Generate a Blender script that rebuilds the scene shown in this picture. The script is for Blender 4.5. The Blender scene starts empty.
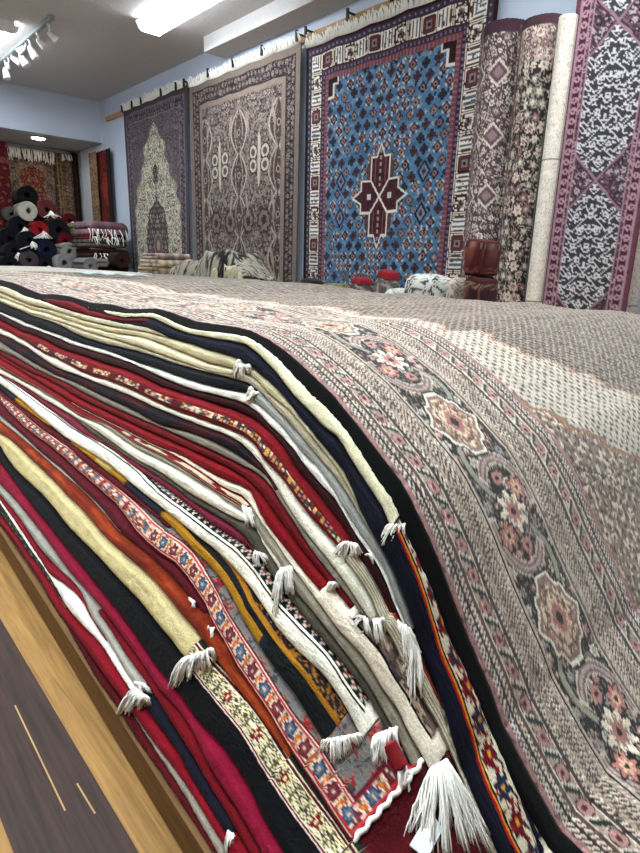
import bpy, math, random
import numpy as np
C = bpy.context.scene.collection
rng = np.random.default_rng(7)
random.seed(7)

# ------------------------------------------------------------------ camera model (X across, Y along the pile, Z up; floor z=0)
HC = 0.66                                   # camera height
FPX = 580.0
A, PITCH, ROLL = math.radians(42), math.radians(15.5), math.radians(1.6)
fwd = np.array([math.sin(A)*math.cos(PITCH), math.cos(A)*math.cos(PITCH), -math.sin(PITCH)])
rt = np.array([math.cos(A), -math.sin(A), 0.0])
up = np.cross(rt, fwd)
rgt = math.cos(ROLL)*rt + math.sin(ROLL)*up
upp = -math.sin(ROLL)*rt + math.cos(ROLL)*up
def ray(x, y):
    return fwd + rgt*(x-320)/FPX - upp*(y-426.5)/FPX
CAM = np.array([0, 0, HC])
def on_x(x, y, X):
    d = ray(x, y); return CAM + d*(X/d[0])
def on_y(x, y, Y):
    d = ray(x, y); return CAM + d*(Y/d[1])
def on_z(x, y, Z):
    d = ray(x, y); return CAM + d*((Z-HC)/d[2])
def mpp(P):                                 # metres per pixel at a point
    return float((np.asarray(P)-CAM) @ fwd)/FPX

cd = bpy.data.cameras.new('camera'); cam = bpy.data.objects.new('camera', cd); C.objects.link(cam)
cd.sensor_fit = 'VERTICAL'; cd.sensor_height = 24; cd.sensor_width = 18
cd.lens = FPX/853*24; cd.clip_start = 0.02; cd.clip_end = 60
from mathutils import Matrix, Vector
M = Matrix.Identity(4)
for i in range(3):
    M[i][0], M[i][1], M[i][2], M[i][3] = rgt[i], upp[i], -fwd[i], CAM[i]
cam.matrix_world = M
bpy.context.scene.camera = cam

# ------------------------------------------------------------------ colour + small numpy pattern kit
def lin(c):
    c = np.asarray(c, float)
    return np.where(c <= .04045, c/12.92, ((c+.055)/1.055)**2.4)
def sc(*c): return np.array(c, float)
def fr(x): return x-np.floor(x)
def h2(i, j, s=0):
    return fr(np.sin(i*127.1+j*311.7+s*74.7)*43758.5453)
def vn(x, y, s=0):
    i, j = np.floor(x), np.floor(y); a, b = x-i, y-j
    a = a*a*(3-2*a); b = b*b*(3-2*b)
    return (h2(i, j, s)*(1-a)+h2(i+1, j, s)*a)*(1-b)+(h2(i, j+1, s)*(1-a)+h2(i+1, j+1, s)*a)*b
def fbm(x, y, s=0):
    return .5*vn(x, y, s)+.3*vn(x*2.1, y*2.1, s+1)+.2*vn(x*4.3, y*4.3, s+2)
def full(x, c):
    return np.tile(np.asarray(c, float), x.shape+(1,)) if False else np.ones(x.shape+(1,))*np.asarray(c, float)
def put(col, m, c):
    col[m] = c
def ros(x, y, cx, cy, s=0, jit=.15, stag=True):
    """nearest rosette of a (staggered) lattice: r, angle, id"""
    best = np.full(x.shape, 9e9); th = np.zeros(x.shape); idh = np.zeros(x.shape)
    j0 = np.floor(y/cy)
    for dj in (-1, 0, 1):
        j = j0+dj
        off = (np.mod(j, 2)*.5 if stag else 0)
        i0 = np.floor(x/cx-off)
        for di in (-1, 0, 1):
            i = i0+di
            px = (i+.5+off+jit*(h2(i, j, s)-.5))*cx; py = (j+.5+jit*(h2(i, j, s+3)-.5))*cy
            dx, dy = x-px, y-py; r = np.hypot(dx, dy); m = r < best
            best = np.where(m, r, best); th = np.where(m, np.arctan2(dy, dx), th); idh = np.where(m, h2(i, j, s+9), idh)
    return best, th, idh
def floral(x, y, col, cell, pal, s=0, size=.42, pet=6, jit=.3, line=None, stag=True):
    """rosettes with ring and eye scattered over col; vines between"""
    if line is not None:
        v = fbm(x/cell*.9, y/cell*.9, s+5); m = np.abs(fr(v*5)-.5) < .13; col[m] = line
    r, t, h = ros(x, y, cell, cell, s, jit, stag)
    R = cell*size*(.8+.2*np.cos(pet*t+h*6))*(.7+.5*h2(np.floor(h*97), h*0, s))
    k = np.floor(h*len(pal)).astype(int) % len(pal); P = np.array(pal)
    m = r < R*1.18; col[m] = (P[(k+1) % len(pal)]*.35)[m]
    m = r < R; col[m] = P[k][m]
    m = r < R*.55; col[m] = P[(k+1) % len(pal)][m]
    m = r < R*.25; col[m] = P[(k+2) % len(pal)][m]
    return col

def grade(col, gain=1, sat=1, con=1, mid=.42):
    l = col.mean(-1, keepdims=True); c = l+(col-l)*sat; return np.clip(mid+(c-mid)*con, .02, 1)*gain
CREAM, DARK, NAVY = sc(.86, .80, .68), sc(.09, .075, .075), sc(.05, .055, .115)
BURG, RED, CRIM = sc(.30, .05, .085), sc(.53, .05, .09), sc(.56, .07, .19)
WHITE, GREY, BLACK = sc(.84, .82, .76), sc(.52, .50, .46), sc(.04, .043, .055)
PINK, TAUPE, BROWN = sc(.74, .50, .46), sc(.62, .53, .47), sc(.36, .28, .24)

# ------------------------------------------------------------------ materials
def nodes(name):
    m = bpy.data.materials.new(name); m.use_nodes = True
    n, l = m.node_tree.nodes, m.node_tree.links
    return m, n, l, n['Principled BSDF']
def wool(name, rough=.95, sheen=.03, nscale=420, bump=.35, amt=.24):
    m, n, l, b = nodes(name)
    at = n.new('ShaderNodeAttribute'); at.attribute_name = 'Col'
    tc = n.new('ShaderNodeTexCoord')
    no = n.new('ShaderNodeTexNoise'); no.inputs['Scale'].default_value = nscale; no.inputs['Detail'].default_value = 3
    l.new(tc.outputs['Object'], no.inputs['Vector'])
    n2 = n.new('ShaderNodeTexNoise'); n2.inputs['Scale'].default_value = 28; n2.inputs['Detail'].default_value = 3
    l.new(tc.outputs['Object'], n2.inputs['Vector'])
    mr = n.new('ShaderNodeMapRange'); mr.inputs['From Min'].default_value = .3; mr.inputs['From Max'].default_value = .7
    mr.inputs['To Min'].default_value = 1-amt; mr.inputs['To Max'].default_value = 1+amt*.7
    l.new(no.outputs['Fac'], mr.inputs['Value'])
    m2 = n.new('ShaderNodeMapRange'); m2.inputs['From Min'].default_value = .3; m2.inputs['From Max'].default_value = .7
    m2.inputs['To Min'].default_value = .88; m2.inputs['To Max'].default_value = 1.1
    l.new(n2.outputs['Fac'], m2.inputs['Value'])
    mu = n.new('ShaderNodeMath'); mu.operation = 'MULTIPLY'; l.new(mr.outputs[0], mu.inputs[0]); l.new(m2.outputs[0], mu.inputs[1])
    vm = n.new('ShaderNodeVectorMath'); vm.operation = 'SCALE'; l.new(at.outputs['Color'], vm.inputs[0]); l.new(mu.outputs[0], vm.inputs['Scale'])
    l.new(vm.outputs[0], b.inputs['Base Color'])
    bp = n.new('ShaderNodeBump'); bp.inputs['Strength'].default_value = bump; bp.inputs['Distance'].default_value = .003
    l.new(no.outputs['Fac'], bp.inputs['Height']); l.new(bp.outputs[0], b.inputs['Normal'])
    b.inputs['Roughness'].default_value = rough; b.inputs['Sheen Weight'].default_value = sheen
    b.inputs['Sheen Roughness'].default_value = .5; b.inputs['Specular IOR Level'].default_value = .15
    return m
def plain(name, c, rough=.6, nscale=30, amt=.08, bump=0, metal=0, spec=.4):
    m, n, l, b = nodes(name)
    tc = n.new('ShaderNodeTexCoord'); no = n.new('ShaderNodeTexNoise'); no.inputs['Scale'].default_value = nscale; no.inputs['Detail'].default_value = 4
    l.new(tc.outputs['Object'], no.inputs['Vector'])
    rp = n.new('ShaderNodeValToRGB'); e = rp.color_ramp.elements; L = lin(c)
    e[0].position, e[1].position = .3, .7
    e[0].color = (*np.clip(L*(1-amt), 0, 1), 1); e[1].color = (*np.clip(L*(1+amt), 0, 1), 1)
    l.new(no.outputs['Fac'], rp.inputs['Fac']); l.new(rp.outputs['Color'], b.inputs['Base Color'])
    if bump:
        bp = n.new('ShaderNodeBump'); bp.inputs['Strength'].default_value = bump; bp.inputs['Distance'].default_value = .01
        l.new(no.outputs['Fac'], bp.inputs['Height']); l.new(bp.outputs[0], b.inputs['Normal'])
    b.inputs['Roughness'].default_value = rough; b.inputs['Metallic'].default_value = metal; b.inputs['Specular IOR Level'].default_value = spec
    return m
def wood(name, c1, c2, rough=.35, sx=60.0, sy=2.4):
    m, n, l, b = nodes(name)
    tc = n.new('ShaderNodeTexCoord'); mp = n.new('ShaderNodeMapping'); mp.inputs['Scale'].default_value = (sx, sy, sx)
    l.new(tc.outputs['Object'], mp.inputs['Vector'])
    no = n.new('ShaderNodeTexNoise'); no.inputs['Scale'].default_value = 2.2; no.inputs['Detail'].default_value = 6; no.inputs['Roughness'].default_value = .65; no.inputs['Distortion'].default_value = .4
    l.new(mp.outputs[0], no.inputs['Vector'])
    rp = n.new('ShaderNodeValToRGB'); e = rp.color_ramp.elements; e[0].position, e[1].position = .32, .68
    e[0].color = (*lin(c1), 1); e[1].color = (*lin(c2), 1)
    l.new(no.outputs['Fac'], rp.inputs['Fac']); l.new(rp.outputs['Color'], b.inputs['Base Color'])
    bp = n.new('ShaderNodeBump'); bp.inputs['Strength'].default_value = .12; bp.inputs['Distance'].default_value = .004
    l.new(no.outputs['Fac'], bp.inputs['Height']); l.new(bp.outputs[0], b.inputs['Normal'])
    b.inputs['Roughness'].default_value = rough; b.inputs['Specular IOR Level'].default_value = .22
    return m
def emit(name, c, s):
    m, n, l, b = nodes(name)
    b.inputs['Base Color'].default_value = (.8, .8, .8, 1)
    b.inputs['Emission Color'].default_value = (*lin(c), 1); b.inputs['Emission Strength'].default_value = s
    return m
MW = wool('wool_pile')
MWF = wool('wool_pile_fine', nscale=160, bump=.25, amt=.22, sheen=.04)
MTOP = wool('wool_pile_knotted', nscale=520, bump=.5, amt=.30, sheen=.22)
MCOT = plain('cotton_fringe', (.93, .92, .89), .9, 300, .12)
MWALL = plain('wall_paint_pale_blue', (.75, .79, .855), .75, 3, .02)
MCEIL = plain('ceiling_plaster', (.74, .73, .73), .9, 45, .05, bump=.35)
MOAK = wood('oak_board', (.47, .34, .165), (.65, .49, .26), .5)
MOAKD = wood('oak_riser', (.40, .29, .17), (.51, .38, .23), .6)
MDARKW = wood('walnut_floor', (.13, .085, .07), (.25, .17, .14), .55)
MPINE = wood('pine_rail', (.62, .47, .30), (.75, .60, .42), .5)
MWHITE = plain('white_enamel', (.85, .85, .84), .4)
MDARK = plain('black_metal', (.06, .06, .065), .45, 20, .1, metal=.2)
MPIPE = plain('grey_pipe', (.50, .52, .52), .45)
MCARD = plain('white_card', (.90, .93, .95), .6)
MCABLE = plain('dark_cable', (.20, .20, .21), .6)
MTUBE = emit('lamp_diffuser', (.93, .975, 1.0), 26)
MTUBES = emit('lamp_side_lens', (.97, .985, 1.0), 4)
MROOM = plain('rug_lined_wall', (.47, .45, .44), .9, 3, .2)
MSPOT = emit('downlight_glow', (1, .95, .85), 40)

# ------------------------------------------------------------------ mesh builders
def mesh(name, V, F, mat, col=None, parent=None, smooth=True):
    V = np.asarray(V, float).reshape(-1, 3)
    me = bpy.data.meshes.new(name)
    if isinstance(F, np.ndarray):
        nF = len(F); k = F.shape[1]
        me.vertices.add(len(V)); me.vertices.foreach_set('co', V.ravel().astype(np.float32))
        me.loops.add(nF*k); me.loops.foreach_set('vertex_index', F.ravel().astype(np.int32))
        me.polygons.add(nF); me.polygons.foreach_set('loop_start', np.arange(0, nF*k, k, dtype=np.int32))
        me.update(calc_edges=True); me.validate()
    else:
        me.from_pydata(V.tolist(), [], [tuple(int(i) for i in f) for f in F])
    if smooth: me.polygons.foreach_set('use_smooth', [True]*len(me.polygons))
    if col is not None:
        ca = me.color_attributes.new('Col', 'FLOAT_COLOR', 'POINT')
        cc = np.ones((len(V), 4), np.float32); cc[:, :3] = lin(np.clip(np.asarray(col).reshape(-1, 3) if np.ndim(col) > 1 else np.tile(col, (len(V), 1)), 0, 1))
        ca.data.foreach_set('color', cc.ravel())
    me.materials.append(mat); me.update()
    o = bpy.data.objects.new(name, me); C.objects.link(o)
    if parent is not None: o.parent = parent
    return o
def recentre(o, P):
    """move the object's origin to P without moving its mesh or children"""
    P = Vector(P); d = P-o.location
    if o.type == 'MESH':
        o.data.transform(Matrix.Translation(-d))
    for ch in o.children: ch.location = Vector(ch.location)-d
    o.location = P
def tag(o, label=None, cat=None, group=None, kind=None):
    if label: o['label'] = label
    if cat: o['category'] = cat
    if group: o['group'] = group
    if kind: o['kind'] = kind
    return o
def empty(name, loc, rz=0):
    o = bpy.data.objects.new(name, None); o.location = loc; o.rotation_euler = (0, 0, rz); o.empty_display_size = .05
    C.objects.link(o); return o
def box(lo, hi, b=0):
    x0, y0, z0 = lo; x1, y1, z1 = hi
    V = [(x0, y0, z0), (x1, y0, z0), (x1, y1, z0), (x0, y1, z0), (x0, y0, z1), (x1, y0, z1), (x1, y1, z1), (x0, y1, z1)]
    F = [(3, 2, 1, 0), (4, 5, 6, 7), (0, 1, 5, 4), (1, 2, 6, 5), (2, 3, 7, 6), (3, 0, 4, 7)]
    return V, F
def boxo(name, lo, hi, mat, parent=None, bevel=.004, kind=None, col=None):
    V, F = box(lo, hi)
    o = mesh(name, V, F, mat, parent=parent, smooth=False, col=col)
    if bevel:
        bv = o.modifiers.new('bevel', 'BEVEL'); bv.width = bevel; bv.segments = 2
    if kind: o['kind'] = kind
    return o
def ring_solid(P, col, caps=True):
    """P: (n stations, m ring, 3) closed ring swept along stations -> verts, faces, colours"""
    n, m = P.shape[:2]
    V = P.reshape(-1, 3); j = np.arange(n-1)[:, None]; i = np.arange(m)[None, :]; i2 = (i+1) % m
    F = np.stack([j*m+i, j*m+i2, (j+1)*m+i2, (j+1)*m+i], -1).reshape(-1, 4)
    F = [tuple(f) for f in F]
    if caps:
        F.append(tuple(range(m))[::-1]); F.append(tuple(range((n-1)*m, n*m)))
    return V, F, np.asarray(col).reshape(-1, 3)
def tubes(paths, r, seg=5, taper=.6):
    """list of polylines -> one mesh of thin tubes"""
    V, F = [], []
    for p in paths:
        p = np.asarray(p, float); n = len(p); base = len(V)
        for k in range(n):
            t = p[min(k+1, n-1)]-p[max(k-1, 0)]; t /= (np.linalg.norm(t)+1e-9)
            a = np.cross(t, [.3, .2, .93]); a /= (np.linalg.norm(a)+1e-9); b = np.cross(t, a)
            rr = r*(1-(1-taper)*k/(n-1)) if np.isscalar(r) else r[k]
            for q in range(seg):
                w = 2*math.pi*q/seg; V.append(p[k]+rr*(math.cos(w)*a+math.sin(w)*b))
        for k in range(n-1):
            for q in range(seg):
                q2 = (q+1) % seg
                F.append((base+k*seg+q, base+k*seg+q2, base+(k+1)*seg+q2, base+(k+1)*seg+q))
        F.append(tuple(base+q for q in range(seg))[::-1]); F.append(tuple(base+(n-1)*seg+q for q in range(seg)))
    return V, F
def sheet(o, t):
    s = o.modifiers.new('thickness', 'SOLIDIFY'); s.thickness = t; s.offset = 0
def grid_faces(n, m):
    j = np.arange(n-1)[:, None]; i = np.arange(m-1)[None, :]
    return np.stack([j*m+i, j*m+i+1, (j+1)*m+i+1, (j+1)*m+i], -1).reshape(-1, 4)
def lathe(prof, seg=28):
    prof = np.array(prof, float); n = len(prof); a = np.linspace(0, 2*math.pi, seg, endpoint=False)
    V = np.stack([prof[:, None, 0]*np.cos(a), prof[:, None, 0]*np.sin(a), np.repeat(prof[:, 1][:, None], seg, 1)], -1).reshape(-1, 3)
    F = []
    for k in range(n-1):
        for q in range(seg):
            q2 = (q+1) % seg; F.append((k*seg+q, k*seg+q2, (k+1)*seg+q2, (k+1)*seg+q))
    F.append(tuple(range(seg))[::-1]); F.append(tuple(range((n-1)*seg, n*seg)))
    return V, F


# ------------------------------------------------------------------ the rug pile: its side slope, read as a ruled surface between top edge and board
TU = np.array([.0, .12, .197, .236, .284, .305, .334, .363, .398, .419, .451, .471, .504, .538, .573, .613, .659, .718, .766, .817, .856, .924, 1.0, 1.099, 1.156, 1.296, 1.396, 1.531, 1.674, 1.788, 1.926, 2.206, 2.5, 4.3])
TZ = np.array([-.650, -.645, -.628, -.590, -.538, -.502, -.462, -.420, -.364, -.335, -.296, -.276, -.253, -.229, -.206, -.181, -.159, -.134, -.119, -.110, -.108, -.109, -.110, -.100, -.097, -.108, -.104, -.108, -.101, -.101, -.108, -.086, -.078, -.080])+HC
WT = .57
def zT(u): return np.interp(u, TU, TZ)
def wB(u): return .224+.037*np.minimum(u, 1.6)+.008*np.clip(u-1.6, 0, 9)
def zB(u): return np.clip(np.minimum(.06, zT(u)-.015), .006, 9)
def S(u, v):
    u = np.asarray(u, float); v = np.asarray(v, float)
    return np.stack([WT+(wB(u)-WT)*v, u+0*v, zT(u)*(1-v)+zB(u)*v], -1)
def hitS(p, lift=0):
    d = ray(*p); t = np.concatenate([np.linspace(.15, 1.5, 1500), np.linspace(1.5, 6, 1500)]); P = CAM+t[:, None]*d
    w, u, z = P.T; s = np.clip((WT-w)/(WT-wB(u)), 0, 1.3)
    f = z-(zT(u)*(1-s)+zB(u)*s)
    k = int(np.argmax(f < 0))
    if f[k] >= 0: k = len(t)-1
    if k > 0:
        a = f[k-1]/(f[k-1]-f[k]); q = P[k-1]+(P[k]-P[k-1])*a
    else: q = P[0]
    return q[1], float(np.clip((WT-q[0])/(WT-wB(q[1])), -3, 1.2)), q
def dens(poly, n=40):
    """smooth dense polyline through traced points"""
    p = np.array(poly, float); d = np.r_[0, np.cumsum(np.hypot(*np.diff(p, axis=0).T))]
    t = np.linspace(0, d[-1], n)
    m = np.gradient(p, d, axis=0) if len(p) > 2 else np.repeat((p[1:]-p[:1])/d[-1], 2, 0)
    k = np.clip(np.searchsorted(d, t)-1, 0, len(p)-2); h = (d[k+1]-d[k])[:, None]; s = ((t-d[k])/(d[k+1]-d[k]))[:, None]
    return (2*s**3-3*s**2+1)*p[k]+(s**3-2*s**2+s)*h*m[k]+(-2*s**3+3*s**2)*p[k+1]+(s**3-s**2)*h*m[k+1]
UN = np.concatenate([np.arange(.13, .8, .0026), np.arange(.8, 1.9, .008), np.arange(1.9, 4.21, .04)])
ARC = np.r_[0, np.cumsum(np.hypot(np.diff(UN), np.diff(zT(UN)*.55)))]
def edge(poly):
    """v(u) of a traced lower edge on UN, held constant beyond the trace"""
    q = np.array([hitS(p)[:2] for p in dens(poly, 34)]); q = q[np.argsort(q[:, 0])]
    return np.interp(UN, q[:, 0], q[:, 1]), q[0, 0], q[-1, 0]

# lower edge traces, top of the pile first.  name: (points, ends near?, begins far?)
E_ = {}
def X(ox, oy, s, *p): return [(ox+a/s, oy+b/s) for a, b in p]
E_['black'] = [(0,282.7),(21,292.5),(41,297.4),(56,298),(75,301),(97,308.3),(129,311.8),(150,310.4),(170,317.4),(188,326),(216,329.7),(250,334.6),(265,343),(282,358),(303,379),(320,397),(341,416.7),(362,446),(383,480),(401.6,508),(405.5,524),(418,552),(438,595.6),(450.6,634),(464.7,662),(484,707),(512.5,774),(537,837),(545,860)]
E_['cream1'] = [(97,310),(115,316),(136,317.4),(150,317.4),(170,326),(181,331),(202,336),(223,340),(250,346.6),(258,354),(275,371),(296,397.7),(310,411.7),(326,428.6),(334,433.6),(351,459),(369,487),(382,506.7),(391,528)]
E_['burg1'] = [(41,298.5),(56,305),(80,312.5),(108,319),(129,321.5),(153,321)]
E_['navy1'] = [(129,323),(150,328),(170,337.8),(188,342),(216,352),(239,358),(254,369.5),(275,386.4),(296,411.7),(320,442),(345,473),(362,514),(376,539.4),(387.5,559),(399,584),(407,605.5),(425,659),(439,693),(459,761),(473,795),(490,836),(498,856)]
E_['beige1'] = [(0,291.8),(28,303.8),(56,310.8),(80,318.5),(115,326.6),(143,331),(168,337)]
E_['beige2'] = [(0,297.4),(28,307),(49,313.6),(80,323.8),(108,331.5),(136,335.7),(153,340),(170,347),(188,354),(209,363),(230,367.7),(254,376.6),(268,393.4),(285,406),(296,418),(318,444),(342,476),(358,506),(366,522)]
E_['beige3'] = [(0,301.6),(21,310),(42,317),(63,322.7),(90,332),(108,337),(136,345.6),(164,355.4),(188,364),(216,373),(236,375)]
E_['beige4'] = [(30,314.5),(60,325),(80,335.7),(122,347.7),(150,354.7),(170,361.7),(195,369),(230,377.5),(254,386.4),(275,407.5),(296,430),(320,459),(338,480),(355,506),(372,535)]
E_['ink1'] = [(0,312),(21,320),(42,329),(63,336),(80,342.7),(108,350.5),(136,361.7),(160,369),(188,379),(216,386.7),(239,391),(254,394)]
E_['grey1'] = [(254,401),(275,419),(296,444),(303,453),(319,468),(338,498),(359,532),(376,556),(387.5,574.5),(394.5,595.6),(404,618),(409,632)]
E_['white1'] = [(0,313.8),(21,324),(42,332),(63,340),(80,347),(108,354.7),(129,362.4),(160,376),(188,388),(216,395),(250,406.3),(254,409),(275,430),(289,442.7),(303,462.7),(319,482),(337,501),(348,521),(362,543.6),(376,562),(384.7,579),(392,598.5),(399,615),(405,628)]
E_['burg2'] = [(0,319.5),(21,330),(42,338),(63,349),(80,354),(108,364),(136,373),(160,385),(188,394),(216,403.5),(240,411),(261,423),(282,444),(299,471),(314.5,488),(330,509),(345,528),(356,548),(366,566),(380,590),(393,614)]
E_['red1'] = [(0,328),(21,338),(42,352),(63,361),(80,371),(108,380),(136,391.5),(170,408),(195,417),(230,429.5),(242,435),(257,447),(264,459.6),(279,474),(296,498),(310,516),(327,534.4),(340,549),(350,556)]
E_['striped'] = [(345,560),(356,574),(372,600),(380,620),(393,642),(404,666),(412.7,680.5),(425,704),(438,725.5),(447,745),(462,780),(480,822),(494,858)]
E_['cream2'] = [(0,334),(21,343),(35,353),(56,367),(80,376),(108,387),(136,398),(160,409),(188,420.5),(216,431),(237,439.7),(254,455),(262.5,465.5),(275,483.8),(289,507.7),(303,528.8),(319,548.5),(334,567.5),(348,587),(362,608),(371,622)]
E_['ink2'] = [(0,341),(14,350),(35,363),(56,374.5),(80,384),(108,398),(133.5,409.5),(160,424.5),(188,431.5),(216,442.5),(239,455.5),(254,466),(265,474.5),(276,492)]
E_['grey2'] = [(0,350),(14,356),(35,368.5),(63,381),(79,389.5),(101,401),(122,411),(143,419.7),(170,431),(188,439.7),(216,452),(240,464),(254,471),(268,482),(282,503.4),(296,524.5),(310,547),(320,560.5),(341,587),(362,614)]
E_['burg3'] = [(0,354),(28,371),(46,378),(80,398),(101,408.4),(122,418),(143,428),(170,440),(181,445),(216,461),(240,474),(254,485),(268,502),(282,521.7),(296,541),(313,562.5),(334,588),(350,609)]
E_['red2'] = [(0,357.5),(28,375),(52,389.5),(80,407),(101,418),(119,426.7),(136,435),(157,446.4),(181,455),(202,467.8),(223,479),(240,484.5),(251,492),(258,509),(268,526),(282,544),(302,569.5),(321,592)]
E_['ivory'] = [(178,457),(202,472),(230,490),(240,493.6),(250,503),(261,521.7),(275,540),(288,560),(303,581),(320,604),(341,632.5),(362,655),(383,689),(399,711),(407,729.5),(418,748),(429,769)]
E_['red3'] = [(0,367),(21,379.5),(46,392.5),(70,409),(80,415.5),(108,425),(136,443.6),(160,455),(188,472),(216,491.7),(235,503),(246,511)]
E_['grey3'] = [(140,450),(174,467),(202,484),(230,503),(250,517),(262,538),(278,560),(290,584),(310,608),(330,633),(350,659),(372,691),(388,720),(402,746),(412,768)]
E_['white2'] = [(60,408),(80,419.7),(108,438.7),(136,459),(160,472),(188,492),(216,508),(239,520),(252.7,524),(264,545),(281,571)]
E_['olive'] = [(30,386),(50,400),(70,414),(95,436),(120,452),(145,468),(170,484),(195,503),(222,519),(244,535),(256,552),(275,580),(300,612),(325,643),(350,672),(372,704),(388,732)]
E_['mauve'] = [(0,374.8),(21,388),(42,403),(63,419),(80,431.6),(108,446.4),(136,468),(160,484),(188,504.4),(216,527),(239,540.5),(258,554.5)]
E_['white3'] = [(0,383.5),(21,399.7),(42,418),(63,434.9),(80,446.4),(108,463.3),(136,487),(160,505.8),(181,522.7),(202,539.6),(216,549.7),(237,570.8),(250,586),(261,602),(282,633),(303,655.6),(320,670.5),(334,688.8),(348,711),(362,738)]
E_['gold'] = [(0,389.4),(21,406),(45,423),(63,436.5),(80,450),(101,466.5),(115,477),(132,492.8),(154.5,511),(175.5,530),(191,547),(206.4,562),(220.5,578),(234.5,600),(247,625.6),(254,636),(268,658.5),(283.6,679.5),(295,694),(310,718),(325,742)]
E_['burg4'] = [(0,394),(21,411),(42,429),(63,442),(80,457.7),(108,480),(136,501),(154.5,516),(168,528)]
E_['floral'] = [(0,401),(21,423.6),(35,434.9),(56,450),(80,472),(101,490),(122,509.7),(136,531),(157,552),(181,568),(195,589),(206.4,604.5),(213.4,623),(227.5,646.7),(236,664),(250,685),(268,711),(286,743),(303,770),(320,795),(335,820),(351,843)]
E_['burg5'] = [(0,415),(21,433.4),(42,453),(63,470),(80,487),(101,507),(119,529.7),(143,549),(160,563.8),(181,586),(199,606),(206,614)]
E_['white4'] = [(0,420.5),(28,443),(56,467.5),(90,497.5),(120,532)]
E_['orange'] = [(0,432.8),(14,442),(28,456),(56,482.7),(70,498),(83,510),(108,539.5),(129,558),(150,576),(174,604.5),(188,621.4),(205,642),(222,667),(239,690),(252,706),(270,731),(288,757)]
E_['cream3'] = [(0,444.7),(14,467),(28,481),(39,491),(56,509.7),(70,528),(80,538),(101,559),(119,579),(140.5,601.4),(161.6,628),(172.7,641),(187,661)]
E_['black2'] = [(0,461.6),(14,480),(35,508),(49,525),(67.5,547.7),(80,562.5),(101,589),(126,620),(143,645),(157,665),(181,695),(202,724),(219,742),(234.5,763),(250,788),(261,812),(286,855)]
E_['crimson'] = [(0,484),(7,490.5),(28,515),(49,542),(70,571.6),(90,594),(101,607),(118,629),(129,645),(142,662),(157,686),(181,713),(195,735.6),(209,765),(223,788),(239,812),(262,853)]
E_['red4'] = [(98,612),(109.5,628),(122,648),(136,668),(147.5,684),(168,716),(194,758),(216,796),(233,824),(252,857)]
E_['stone'] = [(0,494),(21,519.5),(39,546),(59,568.8),(79,588.5),(94,620),(108,641),(122,665),(140,693)]
E_['red5'] = [(0,500),(14,519.5),(28,540.6),(42,561.7),(50.6,574.4),(64.7,584),(79,597),(94,622.5),(106,641)]
E_['white5'] = [(0,503),(28,545),(46,571),(59,592),(70,610),(80,622),(101,644),(116.6,668),(129,687.5),(137,698)]
E_['navy2'] = [(140,697),(160,727),(181,756.7),(188,771),(206.4,800.5),(220.5,824),(230,838)]
E_['dotted'] = [(0,514),(14,532),(28,552),(41,569),(55,590),(66,609)]
E_['red6'] = [(0,523),(8.4,533),(28,561.7),(42,582.8),(56,608),(80,639.7),(98,665),(122,698),(133.5,713),(150,737),(160,750),(181,778),(202,810),(219,838),(230,856)]
E_['stone2'] = [(126,703),(150,741),(160,757),(181,789),(202,826),(219,855)]
E_['wine'] = [(0,525.5),(18,549),(35,574.4),(53.5,602.5),(80,649.5),(98,680.5),(116.6,707),(136,738),(160,772),(181,803),(202,835.6),(214,854)]
ORDER = ['black','cream1','burg1','navy1','beige1','beige2','beige3','beige4','ink1','grey1','white1','burg2','red1','striped','cream2','ink2','grey2','burg3','red2','ivory','red3','grey3','white2','olive','mauve','white3','gold','burg4','floral','burg5','white4','orange','cream3','black2','crimson','red4','stone','red5','white5','navy2','dotted','red6','stone2','wine']
assert set(ORDER) == set(E_)
RUNS_OUT = {'black','navy1','striped','black2','crimson','red4','red6','stone2','wine'}      # go on past the frame's lower edge
FAR = {'burg1':153,'cream1':0}                                                                # special cases below
VL, U0, U1 = {}, {}, {}
for k in ORDER:
    v, a, b = edge(E_[k]); VL[k] = v
    U0[k] = .14 if k in RUNS_OUT else a
    U1[k] = 4.15+.05*rng.random() if E_[k][0][0] < 8 else b
for k in ('olive','beige4','white2','burg1'): U1[k] = 2.9+.3*rng.random()       # traced from a little inside the frame; they run on
U1['grey3'] = 2.2; U1['cream1'] = 1.52; U1['navy1'] = 1.36; U1['ivory'] = 1.35
U0['burg1'] = 1.17
cov = np.full(len(UN), -.12); VU = {}
for k in ORDER:
    act = (UN >= U0[k]-1e-6) & (UN <= U1[k]+1e-6)
    VL[k] = np.where(act, np.maximum(VL[k], cov+.0025), VL[k])
    VU[k] = cov.copy(); cov = np.where(act, VL[k], cov)

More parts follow.
